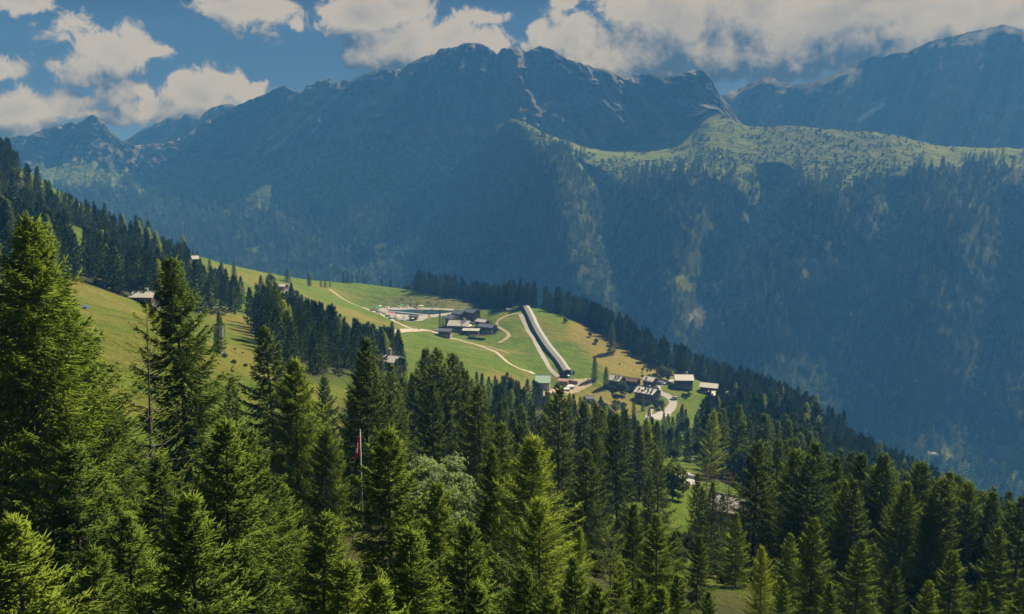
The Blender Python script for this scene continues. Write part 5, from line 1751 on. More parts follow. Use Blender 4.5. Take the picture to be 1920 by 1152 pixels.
chalet('terrace_pavilion', 'low pavilion with patched pale roof on the restaurant terrace', p, 10.5, 6.5, 3.0, 14, R_(-6), 'timber_dark', 'stone_roof', front=wins((-4, -2.4, -0.8, 0.8, 2.4, 4), 1.9, 1.2, 1.4), cat='building', base_h=0.6)
p = at(905, 617, 4)
chalet('annex', 'small annex with pale stone roof between terrace and right wing', p, 7.5, 6.0, 4.2, 22, R_(-35), 'timber_red', 'stone_roof', gable=wins((-1, 1), 2.6), cat='building')
p = at(914, 624, 2)
chalet('annex', 'slate-roofed annex at the right end of the restaurant', p, 11.0, 7.5, 4.0, 22, R_(-28), 'timber_dark', 'slate_roof', gable=wins((-1.5, 1.5), 2.6), front=wins((-3.5, -1, 1.5, 4), 2.6), cat='building')
p = at(835, 632, 2)
chalet('timber_cabin', 'slate-roofed red timber cabin at the left front of the restaurant', p, 8.2, 6.0, 3.9, 22, R_(-10), 'timber_red', 'slate_roof', front=wins((-2.5, 0, 2.5), 2.8), gable=wins((0,), 2.8), cat='cabin')
p = at(776, 601, 2)
chalet('beach_hut', 'small slate-roofed hut on the pond beach', p, 5.6, 4.2, 2.9, 22, R_(-12), 'timber_brown', 'slate_roof', front=wins((-1.2, 1.2), 1.7), door=0.0, cat='hut', base_h=0.3)
# viewing deck on posts
g = at(897, 636, 2)
deck = link('terrace_deck', None, None, g, R_(-4))
tag(deck, 'pale timber deck on tall posts in front of the restaurant', 'deck')
for k in range(12):
    MB().box((-5.5 + k * 1.0, 0, 2.0), (0.94, 5.0, 0.12)).build('plank', MATS['timber_pale'], deck)
for k in range(6):
    MB().box((-5.4 + k * 2.15, -2.2, 0.0), (0.22, 0.22, 3.9)).build('post', MATS['timber_brown'], deck)
MB().box((0, -2.46, 2.6), (12, 0.08, 0.9)).build('railing', MATS['timber_pale'], deck)

# shed and hut below the tunnel
p = at(1018, 727, 2)
chalet('ski_lift_shed', 'shed with large pale green metal roof beside the gravel strip', p, 7.6, 10.0, 3.6, 30, R_(-4), 'timber_pale', 'green_roof', 'render_wall', front=wins((-2.2, 0), 1.6, 0.8, 0.8), cat='shed', base_h=2.0, over=0.5)
p = at(1057, 724, 1)
chalet('ticket_hut', 'small red-roofed timber hut in the gravel yard', p, 5.0, 4.2, 2.8, 22, R_(-14), 'timber_red', 'red_roof', front=wins((-1.2, 1.2), 1.7), cat='hut', base_h=0.4)
g1, g2 = at(1063, 718), at(1083, 721)
fen = link('timber_fence', None, None, g1)
tag(fen, 'brown board fence running right from the red-roofed hut', 'fence')
dv = g2 - g1
for k in range(12):
    a, b = g1 + dv * (k / 12), g1 + dv * ((k + 0.95) / 12)
    za, zb = float(hz(a.x, a.y)), float(hz(b.x, b.y))
    n_ = Vector((-dv.y, dv.x, 0)).normalized() * 0.05
    A_, B_ = a - g1, b - g1
    A_.z, B_.z = za - g1.z, zb - g1.z
    up_ = Vector((0, 0, 1.7))
    MB().hexa([A_ - n_, B_ - n_, B_ + n_, A_ + n_, A_ - n_ + up_, B_ - n_ + up_, B_ + n_ + up_, A_ + n_ + up_]).build('board', MATS['timber_red'], fen)
# pallets of pale boards in the yard
for (px, py, lab) in ((1068, 727, 'stack of pale boards lying behind in the gravel yard'), (1060, 731, 'stack of pale boards lying at the front of the gravel yard')):
    g = at(px, py)
    st = link('board_stack', None, None, g, R_(12))
    tag(st, lab, 'boards')
    for k in range(4):
        MB().box((-1.8 + k * 1.2, 0, 0.45), (1.15, 4.0, 0.9)).build('board', MATS['white_paint'], st)

# hamlet on the right
p = at(1214, 757, 6)
chalet('apartment_house', 'large apartment house with pale roof dotted with dark vents', p, 11.5, 10.5, 5.2, 20, R_(-38), 'timber_dark', 'pale_roof', chimneys=((1, 0.4, 1.2),), vents=((-4, -3), (-1.5, -4.2), (-4, 1), (-0.5, -2), (2.2, -3.4), (4.2, -2.0), (3.5, 1.5), (4.6, -4.2)), front=wins((-4.5, -2.2, 0, 2.2, 4.5), 2.8) + wins((-4.5, -2.2, 0, 2.2, 4.5), 4.4), gable=wins((-3.5, -1.3, 1.3, 3.5), 2.8) + wins((-3.5, -1.3, 1.3, 3.5), 4.4) + wins((-1, 1), 6.0), cat='house', base_h=1.4)
p = at(1219, 739, 9)
chalet('apartment_wing', 'rear wing with pale pointed roof behind the apartment house', p, 6.0, 7.0, 5.2, 26, R_(-38), 'timber_dark', 'pale_roof', vents=((-1.5, -2.4),), front=wins((-2, 0, 2), 5), cat='house')
p = at(1281, 729, 4)
chalet('chalet', 'dark chalet with plain light grey roof above the green bank', p, 10.0, 9.5, 5.6, 24, R_(-3), 'timber_dark', 'pale_roof', chimneys=((2.2, 1.6, 1.6),), front=wins((-3.6, -1.2, 1.2, 3.6), 2.6) + wins((-3, 0, 3), 4.6, 1.0, 0.9), balcony=True, cat='house', over=0.9)
p = at(1331, 741, 6)
chalet('chalet', 'chalet with weathered grey roof behind the one with the chimney', p, 10.5, 9.0, 4.4, 20, R_(-24), 'timber_dark', 'stone_roof', front=wins((-3, 0, 3), 2.6), gable=wins((-2, 2), 2.6), cat='house')
p = at(1347, 757, 5)
chalet('chalet', 'chalet with pale roof and one chimney beside the spruces', p, 11.5, 8.5, 4.6, 18, R_(-5), 'timber_brown', 'pale_roof', chimneys=((0.8, -0.6, 1.8),), front=wins((-4, -1.5, 1.5, 4), 2.6), balcony=True, cat='house')
p = at(1156, 730, 3)
chalet('chalet', 'grey-roofed chalet half hidden behind the broad spruce', p, 7.5, 8.0, 5.0, 26, R_(-38), 'timber_dark', 'stone_roof', vents=((0.5, -2), (2.2, -1.2)), front=wins((-2, 0, 2), 3), cat='house')
p = at(1180, 732, 5)
chalet('barn', 'long dark barn under the foot of the dry slope', p, 11.0, 7.0, 4.2, 20, R_(-32), 'timber_dark', 'timber_dark', front=wins((-4, -1, 2), 2.4), gable=wins((-1.5, 1.5), 2.4), cat='barn')
p = at(1104, 757, 2)
chalet('garage', 'small bluish metal-roofed garage behind the middle larches', p, 4.6, 5.0, 3.0, 18, R_(-10), 'render_wall', 'slate_roof', front=wins((0,), 1.6), cat='garage')
p = at(733, 696, 4)
chalet('chalet', 'grey stone-roofed chalet with stout chimney in the wood', p, 7.0, 6.5, 3.6, 24, R_(-30), 'timber_dark', 'stone_roof', chimneys=((-0.6, 0.4, 2.0),), front=wins((-2, 0.5, 2.5), 2.6), gable=wins((-1.5, 1.5), 2.6), cat='house')
p = at(1368, 985, 3)
chalet('cottage', 'cottage roof glimpsed among the spruces right of the dead trees', p, 5.0, 5.5, 3.0, 28, R_(-32), 'timber_brown', 'stone_roof', front=wins((-1.5, 1.5), 2.2), cat='house')
p = at(273, 572, 4)
chalet('alpine_hut', 'grey-roofed alpine hut on the brow of the left meadow', p, 7.2, 6.0, 2.8, 24, R_(-5), 'timber_dark', 'stone_roof', chimneys=((0.5, 0.5, 0.9),), front=wins((-2, 0, 2), 1.8), cat='hut', base_h=0.4)
p = at(358, 494, 4)
chalet('alpine_hut', 'small hut on the skyline of the upper left meadow', p, 8.0, 6.5, 2.6, 24, R_(20), 'timber_dark', 'stone_roof', front=wins((-2, 1), 1.7), cat='hut', base_h=0.4)
p = at(526, 545, 3)
chalet('alpine_hut', 'low hut among bushes on the sloping meadow', p, 8.0, 6.0, 2.8, 22, R_(-15), 'timber_brown', 'stone_roof', front=wins((-2, 1), 1.8), cat='hut', base_h=0.4)
tree_base('broad', 545, 549, 11, 'low dark bush right of the hut on the sloping meadow', None, 1.4)
tree_base('broad', 556, 552, 9, 'second low bush right of the hut on the sloping meadow', None, 1.4)


def on_mountain(px, py):
    d2 = (mpx - px) ** 2 + (mpy - py) ** 2 + np.where((T2 > 6) | (T2 < 1), 1e6, 0)
    i = np.unravel_index(np.argmin(d2), d2.shape)
    return Vector((float(MX[i]), float(MY[i]), float(MZ[i])))


chalet('farmhouse', 'tiny orange-roofed farmhouse in the clearing across the valley', on_mountain(1320, 537), 10, 9, 4, 26, R_(-8), 'render_wall', 'red_roof', front=wins((-3, 0, 3), 2.2), sink=8)
chalet('farmhouse', 'farmhouse with long roof deep in the valley on the right', on_mountain(1750, 852), 14, 9, 3.6, 26, R_(-30), 'render_wall', 'stone_roof', front=wins((-3, 0, 3), 2.2), sink=8)

# ---------------------------------------------------------------- magic-carpet tunnel
a = ground(1064, 705)
b = ground(984, 577)
N_T = 28
tun = link('carpet_tunnel', None, None, a)
tag(tun, 'long grey covered conveyor tunnel climbing the meadow', 'tunnel')
TW, THT = 4.4, 2.5
d2_ = Vector((b.x - a.x, b.y - a.y, 0))
nrm = Vector((-d2_.y, d2_.x, 0)).normalized()
stations = []
for k in range(N_T + 1):
    q_ = a.lerp(b, k / N_T)
    stations.append(Vector((q_.x - a.x, q_.y - a.y, float(hz(q_.x, q_.y)) - a.z)))
zz = np.array([s.z for s in stations])
zz = np.convolve(np.pad(zz, 2, mode='edge'), np.ones(5) / 5, 'valid')
for s_, z_ in zip(stations, zz):
    s_.z = float(z_)
for k in range(N_T):
    p0, p1 = stations[k], stations[k] .lerp(stations[k + 1], 0.975)
    up_ = Vector((0, 0, THT))
    rg = Vector((0, 0, THT + 0.75))
    for s in (-1, 1):
        o_ = nrm * (s * TW / 2)
        i_ = nrm * (s * (TW / 2 - 0.1))
        dn = Vector((0, 0, -0.8))
        MB().hexa([p0 + i_ + dn, p1 + i_ + dn, p1 + o_ + dn, p0 + o_ + dn, p0 + i_ + up_, p1 + i_ + up_, p1 + o_ + up_, p0 + o_ + up_][::1]).build('wall_panel', MATS['tunnel_wall'], tun)
        ov = nrm * (s * (TW / 2 + 0.25))
        t_ = Vector((0, 0, 0.10))
        e_ = Vector((0, 0, THT - 0.05))
        MB().hexa([p0 + ov + e_, p1 + ov + e_, p1 + rg, p0 + rg, p0 + ov + e_ + t_, p1 + ov + e_ + t_, p1 + rg + t_, p0 + rg + t_]).build('roof_panel', MATS['tunnel_roof'], tun)
# portal at the bottom
p0 = stations[0]
f_ = -d2_.normalized()
po = MB()
for s in (-1, 1):
    c_ = p0 + nrm * (s * (TW / 2 - 0.2)) + f_ * 0.3
    po.box((c_.x, c_.y, c_.z + THT / 2), (0.4, 0.4, THT))
c_ = p0 + f_ * 0.3
po.box((c_.x, c_.y, c_.z + THT + 0.2), (TW + 0.4, 0.4, 0.5), math.atan2(nrm.y, nrm.x))
po.build('portal', MATS['timber_red'], tun)
c_ = p0 + f_ * 2.2
MB().box((c_.x, c_.y, c_.z + 0.15), (4.2, 1.3, 0.3), math.atan2(f_.y, f_.x)).build('conveyor', MATS['white_paint'], tun)
g = at(981, 581)
pl = link('arrival_platform', None, None, g, R_(5))
tag(pl, 'small pale platform at the top of the covered conveyor', 'platform')
MB().box((-9, 0, 0.4), (8, 3, 0.5)).build('deck', MATS['galvanised'], pl)
for s in (-12.5, -5.5):
    MB().box((s, 0, 0), (0.3, 2.6, 0.8)).build('support', MATS['dark_metal'], pl)

g = at(1075.5, 702)
bn = link('banner', None, None, g)
tag(bn, 'blue padded post on the practice slope right of the tunnel', 'post')
MB().tube((0, 0, -0.3), (0, 0, 1.9), 0.75, 0.6, 10).build('padding', MATS['cloth_blue'], bn)
MB().tube((0, 0, -0.3), (0, 0, 2.6), 0.12, n=6).build('post', MATS['dark_metal'], bn)

# ---------------------------------------------------------------- lattice lift pylon
g = at(409, 661)
py_h = 47 * g.y / F
pyl = link('lift_pylon', None, None, g, R_(-14))
tag(pyl, 'slanting steel lattice lift pylon with twin legs on the left meadow', 'pylon')


def lattice(ax, nm):
    m_ = MB()
    lean = Vector((0.55, 0, 0))
    cs = [(-0.28, -0.28), (0.28, -0.28), (0.28, 0.28), (-0.28, 0.28)]
    N_ = 7
    for (cx_, cy2) in cs:
        m_.tube((ax + cx_, cy2, -0.6), (ax + cx_ + lean.x, cy2, py_h), 0.10, n=4)
    for k in range(N_):
        z0_, z1_ = py_h * k / N_, py_h * (k + 1) / N_
        x0_, x1_ = ax + lean.x * k / N_, ax + lean.x * (k + 1) / N_
        for j in range(4):
            a_, b_ = cs[j], cs[(j + 1) % 4]
            m_.tube((x0_ + a_[0], a_[1], z0_), (x1_ + b_[0], b_[1], z1_), 0.075, n=4)
            m_.tube((x1_ + a_[0], a_[1], z1_), (x1_ + b_[0], b_[1], z1_), 0.06, n=4)
    m_.build(nm, MATS['pylon_steel'], pyl)


lattice(-0.75, 'leg')
lattice(0.75, 'leg')
hd = MB()
for dy in (-0.3, 0.3):
    hd.tube((-0.6, dy, py_h), (1.7, dy, py_h + 0.25), 0.12, n=5)
    hd.tube((-0.6, dy, py_h + 0.5), (1.7, dy, py_h + 0.7), 0.11, n=5)
for k in range(5):
    x_ = -0.6 + k * 0.57
    hd.tube((x_, -0.3, py_h + 0.06), (x_, -0.3, py_h + 0.55), 0.08, n=4)
    hd.tube((x_, -0.3, py_h + 0.06), (x_ + 0.5, 0.3, py_h + 0.6), 0.08, n=4)
hd.build('crossarm', MATS['pylon_steel'], pyl)
for s in (-0.5, 1.6):
    w_ = MB()
    for k in range(4):
        w_.tube((s, -0.6 + k * 0.4, py_h + 0.8), (s + 0.1, -0.6 + k * 0.4, py_h + 0.8), 0.16, n=8)
    w_.build('sheave_wheels', MATS['dark_metal'], pyl)
MB().box((0.0, 0, -0.2), (2.6, 1.4, 0.7)).build('footing', MATS['stone_wall'], pyl)
# haul cables
for k, (dx, lab) in enumerate(((-0.5, 'left haul cable running down from the lattice pylon'), (1.6, 'right haul cable running down from the lattice pylon'))):
    s_, e_ = pix_dir(745 + k * 8, 728)
    endp = Vector((float(s_) * 285, 285, float(e_) * 285))
    st_ = Vector((g.x + dx, g.y, g.z + py_h + 0.9))
    m_ = MB()
    prev = st_
    for i in range(1, 25):
        t_ = i / 24
        q_ = st_.lerp(endp, t_)
        q_.z -= 5.0 * 4 * t_ * (1 - t_) * 0.5
        m_.tube(prev, q_, 0.022, n=4)
        prev = q_
    tag(m_.build('haul_cable', MATS['galvanised']), lab, 'cable')

# slim masts
for (px, py, hp, lab) in ((799.5, 614, 16, 'slim mast on the grass below the beach hut'), (961, 580, 14, 'thin mast at the forest edge left of the tunnel top'), (972, 580, 16, 'thin taller mast beside the tunnel top'), (928, 684, 16, 'thin post on the meadow beside the track')):
    g = at(px, py)
    ms = link('mast', None, None, g)
    tag(ms, lab, 'mast')
    h_ = hp * g.y / F
    MB().tube((0, 0, -0.4), (0, 0, h_), 0.10, 0.06, 6).build('pole', MATS['galvanised'], ms)
    MB().box((0, 0, h_), (0.8, 0.2, 0.2)).build('lamp_head', MATS['dark_metal'], ms)

# ---------------------------------------------------------------- flag
s_, e_ = pix_dir(675, 808)
FD = 62.0
fx, fz = float(s_) * FD, float(e_) * FD
gz = float(hz(fx, FD))
fl = link('flagpole', None, None, (fx, FD, gz))
tag(fl, 'white flagpole with limp red and white flag among the front spruces', 'flagpole')
fh = fz - gz
MB().tube((0, 0, -0.3), (0, 0, fh), 0.065, 0.045, 10).build('pole', MATS['pole_paint'], fl, True)
MB().tube((0, 0, fh), (0, 0, fh + 0.12), 0.08, 0.03, 8).build('finial', MATS['pole_paint'], fl)
nu, nv = 15, 26
vs, fs, mi = [], [], []
for j in range(nv):
    for i in range(nu):
        u, v = i / (nu - 1), j / (nv - 1)
        x = -0.05 - 0.10 * u - 0.32 * u * (0.35 + 0.65 * v) + 0.03 * math.sin(u * 17 + v * 4)
        y = -0.06 + 0.14 * math.sin(u * 11 + v * 2.2) * (0.3 + u)
        z = fh - 0.35 - v * 1.35 - 0.62 * u ** 1.4
        vs.append((x, y, z))
for j in range(nv - 1):
    for i in range(nu - 1):
        k = j * nu + i
        fs.append((k, k + 1, k + nu + 1, k + nu))
        u, v = (i + .5) / (nu - 1), (j + .5) / (nv - 1)
        arm = (abs(u - 0.5) < 0.13 and 0.14 < v < 0.86) or (abs(v - 0.5) < 0.14 and 0.16 < u < 0.84)
        mi.append(1 if arm else 0)
me = bpy.data.meshes.new('flag')
me.from_pydata(vs, [], fs)
me.materials.append(MATS['flag_red'])
me.materials.append(MATS['flag_white'])
me.polygons.foreach_set('material_index', np.array(mi, np.int32))
for p_ in me.polygons:
    p_.use_smooth = True
fo_ = link('flag', me, fl)
fo_['label'] = 'limp red flag with white cross'
sm = fo_.modifiers.new('thickness', 'SOLIDIFY')
sm.thickness = 0.012
# short post beside it
tag(MB().box((fx - 0.75, FD, gz + fh * 0.0 + 0.5), (0.1, 0.1, 1.9)).build('wooden_post', MATS['timber_pale']), 'short wooden post left of the flagpole foot', 'post')

# ---------------------------------------------------------------- cars
def car(px, py, rz, paint, label, van=False):
    g = at(px, py)
    c_ = link('parked_car', None, None, (g.x, g.y, g.z + 0.14), rz)
    tag(c_, label, 'car', 'cars parked in the hamlet')
    L_, W_, H1, H2 = 4.3, 1.75, 0.85, 1.5 if not van else 1.85
    prof = [(-2.15, 0.35), (-2.15, 0.8), (-1.95, H1 + 0.02), (-1.55 if not van else -2.0, H2 - 0.05), (0.3, H2), (0.95 if not van else 1.2, H1 + 0.08), (2.0, H1 - 0.12), (2.15, 0.62), (2.15, 0.32)]
    n_ = len(prof)
    vs_ = []
    for y_, k_ in ((-W_ / 2, 1.0), (W_ / 2, 1.0)):
        for (x_, z_) in prof:
            inset = 0.16 * max(0, (z_ - H1) / (H2 - H1))
            vs_.append((x_, y_ * (1 - inset), z_))
    fs_ = [tuple(range(n_)), tuple(range(2 * n_ - 1, n_ - 1, -1))] + [(i, i + n_, (i + 1) % n_ + n_, (i + 1) % n_) for i in range(n_)]
    MB().add(vs_, fs_).build('body', MATS[paint], c_)
    for s in (-1, 1):
        w_ = MB()
        w_.add([(-1.45, s * 0.86, H1 + 0.08), (0.75, s * 0.86, H1 + 0.08), (0.25, s * 0.78, H2 - 0.1), (-1.3, s * 0.78, H2 - 0.1), (-1.45, s * 0.80, H1 + 0.08), (0.75, s * 0.80, H1 + 0.08), (0.25, s * 0.70, H2 - 0.1), (-1.3, s * 0.70, H2 - 0.1)],
               [(0, 1, 2, 3), (7, 6, 5, 4), (0, 4, 5, 1), (1, 5, 6, 2), (2, 6, 7, 3), (3, 7, 4, 0)])
        w_.build('side_window', MATS['window_glass'], c_)
    MB().hexa([(0.42, -0.66, H2 - 0.04), (0.42, 0.66, H2 - 0.04), (0.98, 0.74, H1 + 0.12), (0.98, -0.74, H1 + 0.12), (0.46, -0.66, H2 + 0.0), (0.46, 0.66, H2 + 0.0), (1.02, 0.74, H1 + 0.16), (1.02, -0.74, H1 + 0.16)]).build('windscreen', MATS['window_glass'], c_)
    MB().hexa([(-1.98, -0.66, H1 + 0.1), (-1.98, 0.66, H1 + 0.1), (-1.66, 0.6, H2 - 0.12), (-1.66, -0.6, H2 - 0.12), (-2.03, -0.66, H1 + 0.1), (-2.03, 0.66, H1 + 0.1), (-1.71, 0.6, H2 - 0.12), (-1.71, -0.6, H2 - 0.12)]).build('rear_window', MATS['window_glass'], c_)
    for x_ in (-1.3, 1.35):
        for s in (-1, 1):
            w_ = MB().tube((x_, s * 0.70, 0.31), (x_, s * 0.90, 0.31), 0.32, n=12).build('wheel', MATS['rubber'], c_)
            MB().tube((x_, s * 0.88, 0.31), (x_, s * 0.915, 0.31), 0.19, n=10).build('rim', MATS['galvanised'], w_)
    for s in (-1, 1):
        MB().box((2.1, s * 0.62, 0.68), (0.12, 0.34, 0.16)).build('headlight', MATS['white_paint'], c_)
    return c_


car(1263, 750, R_(176), 'car_silver', 'silver car parked on the paved turning pad', van=True)
car(1236, 721.5, R_(-40), 'car_dark', 'dark car parked leftmost in the row above the apartment house')
car(1241.5, 720.5, R_(-42), 'car_silver', 'silver-roofed car second in the parked row')
car(1246, 719.5, R_(-42), 'car_dark', 'dark car at the right of the parked row')
car(1255.5, 721.5, R_(-5), 'car_dark', 'dark car parked alone at the verge below the road')
car(1231, 729, R_(-25), 'car_white', 'white car close behind the apartment house')
car(823, 621.5, R_(10), 'car_white', 'white car parked beside the timber cabin at the restaurant')
car(819, 622.5, R_(5), 'car_silver', 'silver car parked on the track before the restaurant cabin')

# ---------------------------------------------------------------- pond visitors: tents, parasols, people
def parasol(px, py, colr, label):
    g = at(px, py)
    o = link('parasol', None, None, g)
    tag(o, label, 'parasol', 'parasols at the pond')
    MB().tube((0, 0, -0.2), (0, 0, 2.2), 0.03, n=5).build('pole', MATS['galvanised'], o)
    vs_ = [(0, 0, 2.35)] + [(1.5 * math.cos(k * math.pi / 4), 1.5 * math.sin(k * math.pi / 4), 1.85) for k in range(8)] + [(0, 0, 2.22)]
    fs_ = [(0, 1 + k, 1 + (k + 1) % 8) for k in range(8)] + [(9, 1 + (k + 1) % 8, 1 + k) for k in range(8)]
    MB().add(vs_, fs_).build('canopy', MATS['cloth_' + colr], o)


def tent(px, py, colr, label, s=1.0):
    g = at(px, py)
    o = link('beach_tent', None, None, g, float(trng.random() * 0.8 - 0.4), (s, s, s))
    tag(o, label, 'tent', 'beach tents at the pond')
    vs_, fs_ = [], []
    for j in range(5):
        a_ = j / 4 * math.pi / 2
        for k in range(10):
            t_ = 2 * math.pi * k / 10
            vs_.append((1.35 * math.cos(a_) * math.cos(t_), 1.1 * math.cos(a_) * math.sin(t_), 1.35 * math.sin(a_) - 0.1))
    for j in range(4):
        for k in range(10):
            fs_.append((j * 10 + k, j * 10 + (k + 1) % 10, (j + 1) * 10 + (k + 1) % 10, (j + 1) * 10 + k))
    MB().add(vs_, fs_).build('dome', MATS['cloth_' + colr], o)
    MB().add([(-0.5, -1.16, 0), (0.5, -1.16, 0), (0.35, -0.98, 0.75), (-0.35, -0.98, 0.75), (-0.5, -1.1, 0), (0.5, -1.1, 0), (0.35, -0.92, 0.75), (-0.35, -0.92, 0.75)], [(0, 1, 2, 3), (7, 6, 5, 4), (0, 4, 5, 1), (1, 5, 6, 2), (2, 6, 7, 3), (3, 7, 4, 0)]).build('door_flap', MATS['cloth_navy'], o)


WEST = 'on the west bank of the pond'
BACK = 'on the far bank of the pond'
LAWN = 'on the lawn in front of the pond'
tl_ = [(696.5, 583, 'navy', 't', 'dark blue beach tent farthest left of the pond'), (701, 583, 'red', 't', 'red beach tent near the left end of the pond'), (702.5, 579, 'teal', 't', 'teal beach tent behind the red one'), (705.5, 577.5, 'green', 't', 'green beach tent left behind the pond'), (710.5, 576, 'white', 't', 'white beach tent behind the green one'), (713, 578, 'white', 'p', 'white parasol at the left tip of the pond'),
       (707, 586.5, 'blue', 't', 'bright blue beach tent at the left shore'), (712, 588, 'white', 't', 'white beach tent at the left shore'), (714.5, 590, 'navy', 'p', 'dark parasol at the left shore'), (708.5, 581.5, 'teal', 'p', 'teal parasol at the left shore'),
       (722, 577.5, 'sand', 't', 'sand-coloured tent on the far bank, leftmost'), (727.5, 577, 'white', 't', 'white tent on the far bank, left'), (744.5, 576, 'sand', 't', 'large pale tent on the far bank'), (749.5, 577.5, 'white', 't', 'low white tent beside the large pale one'), (752.5, 576, 'teal', 'p', 'teal parasol on the far bank'), (764, 577, 'white', 't', 'white tent alone in the middle of the far bank'), (778.5, 578, 'blue', 't', 'blue and white tent on the far bank'), (782, 579, 'orange', 't', 'orange tent on the far bank'), (787.5, 578, 'white', 'p', 'white parasol on the far bank, left of the last'), (791, 578, 'white', 'p', 'white parasol on the far bank, last on the right'),
       (735, 580.5, 'navy', 'p', 'dark green parasol at the upper shore'), (726, 585, 'navy', 'p', 'dark parasol on the gravel bar'), (723, 588, 'sand', 'p', 'sand parasol on the gravel shore'), (730.5, 591, 'red', 'p', 'red parasol on the gravel beach, left'), (734, 592, 'red', 'p', 'red parasol on the gravel beach, middle'), (738, 592, 'pink', 'p', 'pink parasol on the gravel beach'), (742, 593.5, 'blue', 'p', 'blue parasol on the gravel beach'), (744, 596, 'pink', 'p', 'pale pink parasol near the beach corner'), (746.5, 597, 'white', 'p', 'white parasol near the beach corner'),
       (724.5, 595, 'navy', 't', 'dark blue tent on the lawn, left'), (731, 598.5, 'blue', 't', 'blue tent on the lawn'), (734.5, 598, 'white', 'p', 'white parasol beside the blue lawn tent'), (757.5, 602.5, 'blue', 'p', 'blue parasol in front of the beach'), (754, 605.5, 'navy', 'p', 'dark parasol in front of the beach, left'), (761, 605.5, 'navy', 'p', 'dark parasol in front of the beach, right'), (774, 602, 'sand', 'p', 'sand parasol beside the beach hut'), (805.5, 594.5, 'orange', 't', 'orange tent alone on the grass right of the beach hut'), (813, 579.5, 'navy', 'p', 'dark parasol at the right end of the far bank')]
for (px, py, c_, k_, lab) in tl_:
    (tent if k_ == 't' else parasol)(px, py, c_, lab)


def person_mesh(name, shirt, legs):
    """standing figure, one continuous skinned surface"""
    J = [(0, 0, 0.95), (0, 0, 1.2), (0, 0, 1.42), (0, 0, 1.52), (0, 0.01, 1.66), (0.1, 0, 0.88), (0.11, 0.02, 0.48), (0.12, 0.0, 0.06), (0.12, -0.14, 0.03), (-0.1, 0, 0.88), (-0.11, -0.05, 0.48), (-0.12, 0.08, 0.06), (-0.12, -0.06, 0.03), (0.2, 0, 1.40), (0.27, 0.02, 1.12), (0.28, -0.08, 0.86), (-0.2, 0, 1.40), (-0.27, 0.02, 1.12), (-0.28, -0.08, 0.86)]
    E = [(0, 1), (1, 2), (2, 3), (3, 4), (0, 5), (5, 6), (6, 7), (7, 8), (0, 9), (9, 10), (10, 11), (11, 12), (2, 13), (13, 14), (14, 15), (2, 16), (16, 17), (17, 18)]
    Rr = [.15, .15, .14, .06, .105, .10, .065, .045, .04, .10, .065, .045, .04, .065, .045, .035, .065, .045, .035]
    me = bpy.data.meshes.new(name)
    me.from_pydata(J, E, [])
    o = bpy.data.objects.new(name, me)
    C.objects.link(o)
    md = o.modifiers.new('skin', 'SKIN')
    for i, r in enumerate(Rr):
        me.skin_vertices[0].data[i].radius = (r, r)
    me.skin_vertices[0].data[0].use_root = True
    o.modifiers.new('sub', 'SUBSURF').levels = 1
    dg = bpy.context.evaluated_depsgraph_get()
    m2 = bpy.data.meshes.new_from_object(o.evaluated_get(dg))
    bpy.data.objects.remove(o)
    m2.materials.clear()
    for m_ in (shirt, legs, 'cloth_skin', 'bark'):
        m2.materials.append(MATS[m_])
    for p_ in m2.polygons:
        z_ = p_.center.z
        p_.material_index = 3 if z_ > 1.70 else 2 if (z_ > 1.47 or abs(p_.center.x) > 0.24 and z_ < 1.15) else 0 if z_ > 0.92 else 1
        p_.use_smooth = True
    return m2


PM = [person_mesh('person_a', 'cloth_blue', 'cloth_navy'), person_mesh('person_b', 'cloth_white', 'cloth_navy'), person_mesh('person_c', 'cloth_red', 'cloth_sand')]
for (px, py, k, lab) in ((785, 619, 0, 'person in blue walking at the path junction, left'), (787, 619.2, 1, 'person in white walking at the path junction'), (810, 620.5, 0, 'person in blue near the restaurant parking'), (860, 638, 1, 'person in white on the path below the restaurant'), (937.5, 664, 1, 'person in pale shirt walking down the track'), (757, 597, 0, 'person standing on the gravel beach, left'), (759, 598, 1, 'person in white standing on the gravel beach'), (750, 601, 2, 'person in red shirt at the front of the beach'), (769, 601, 1, 'person beside the beach hut'), (742.5, 604, 0, 'person in blue on the lawn by the path')):
    g = at(px, py)
    tag(link('person', PM[k], None, g, float(trng.random() * 6)), lab, 'person', 'visitors on the terrace')

# small pile with a blue sheet on the left meadow
g = at(164, 580)
wp = link('log_pile', None, None, g, R_(8))
tag(wp, 'small log pile with blue sheet lying on the left meadow', 'logs')
for k in range(6):
    MB().tube((-1.0 + 0.36 * (k % 3) + 0.2, -1.2, 0.18 + 0.3 * (k // 3)), (-1.0 + 0.36 * (k % 3) + 0.2, 1.2, 0.18 + 0.3 * (k // 3)), 0.17, n=8).build('log', MATS['bark_grey'], wp)
MB().box((-0.4, 0, 0.72), (1.3, 2.0, 0.08)).build('sheet', MATS['cloth_blue'], wp)

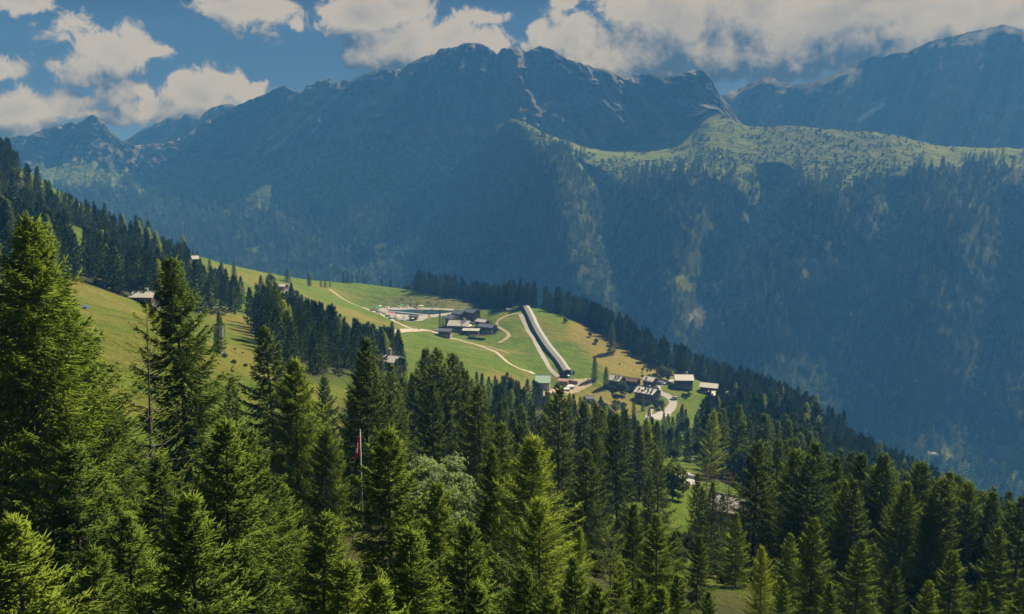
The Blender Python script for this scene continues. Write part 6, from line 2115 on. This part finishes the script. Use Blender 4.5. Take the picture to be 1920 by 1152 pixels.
# shrubs on the slopes
srng = np.random.default_rng(9)
for (poly, n_, lab, grp_, hr) in [
    ([(1150, 675), (1240, 700), (1225, 715), (1160, 690)], 12, 'small shrub dotted on the dry slope above the barn', 'shrubs on the dry slope', (0.8, 1.8)),
    ([(1215, 705), (1240, 705), (1240, 716), (1212, 718)], 8, 'garden bush along the parking by the parked cars', 'bushes by the parked cars', (1.5, 3.0)),
    ([(1275, 738), (1300, 736), (1300, 750), (1270, 748)], 4, 'bush on the bank below the grey-roofed chalet', 'bushes on the bank', (1.5, 2.6)),
    ([(1090, 755), (1170, 760), (1180, 785), (1100, 780)], 14, 'dark hedge bush below the dry yard slope', 'bushes below the yard', (2.5, 4.5)),
    ([(730, 558), (860, 566), (900, 577), (760, 573)], 26, 'low heath bush on the bank behind the pond', 'heath bushes behind the pond', (0.5, 1.3)),
    ([(480, 560), (560, 560), (560, 580), (470, 580)], 8, 'bush on the sloping meadow', 'bushes on the sloping meadow', (1.0, 2.5)),
    ([(1225, 755), (1250, 760), (1245, 775), (1225, 770)], 7, 'garden bush at the foot of the apartment house', 'bushes at the apartment house', (1.2, 2.6)),
    ([(410, 650), (470, 660), (460, 690), (420, 690)], 7, 'low bush on the brow by the lift pylon', 'bushes by the pylon', (0.5, 1.3)),
    ([(1300, 1060), (1440, 1060), (1440, 1110), (1320, 1110)], 9, 'small bush in the dry grass gap at the bottom right', 'bushes in the dry gap', (0.6, 1.6)),
    ([(1080, 1000), (1290, 1000), (1290, 1090), (1080, 1090)], 14, 'leafy bush between the bottom centre spruces', 'bushes at the bottom centre', (2.0, 4.0)),
    ([(600, 930), (690, 930), (690, 1000), (600, 1000)], 6, 'leafy bush near the flagpole foot', 'bushes at the flagpole', (1.0, 1.8)),
]:
    k = 0
    while k < n_:
        x0_, x1_ = min(p_[0] for p_ in poly), max(p_[0] for p_ in poly)
        y0_, y1_ = min(p_[1] for p_ in poly), max(p_[1] for p_ in poly)
        q_ = (srng.uniform(x0_, x1_), srng.uniform(y0_, y1_))
        if not in_poly(np.array([q_[0]]), np.array([q_[1]]), poly)[0]:
            continue
        g = at(*q_)
        if g.y < 140:
            tree('shrub', g.x, g.y, g.z, srng.uniform(*hr), lab, grp_, 1.0)
        else:
            tree('broad', g.x, g.y, g.z, srng.uniform(*hr), lab, grp_, 1.5)
        k += 1

# ---------------------------------------------------------------- haze
HAZE_DENS = 0.00037
HAZE_COL = (0.075, 0.275, 0.72)
hb = MB()
x0, x1, y0, y1, z0, z1 = -3000, 3000, -420, 2960, -645, 425
hb.add([(x0, y0, z0), (x1, y0, z0), (x1, y1, z0), (x0, y1, z0), (x0, y0, z1), (x1, y0, z1), (x1, y1, z1), (x0, y1, z1)],
       [(3, 2, 1, 0), (4, 5, 6, 7), (0, 1, 5, 4), (1, 2, 6, 5), (2, 3, 7, 6), (3, 0, 4, 7)])
hm = bpy.data.materials.new('haze')
hm.use_nodes = True
H_ = NT(hm.node_tree)
H_.n.clear()
pv = H_.node('ShaderNodeVolumePrincipled')
pv.inputs['Color'].default_value = col(*HAZE_COL)
pv.inputs['Density'].default_value = HAZE_DENS
pv.inputs['Absorption Color'].default_value = col(1, 1, 1)
pv.inputs['Anisotropy'].default_value = -0.02
ho = H_.node('ShaderNodeOutputMaterial')
H_.link(pv.outputs[0], ho.inputs['Volume'])
haze = hb.build('haze', hm)
struct(haze, 'stuff', 'blue summer haze filling the valley')
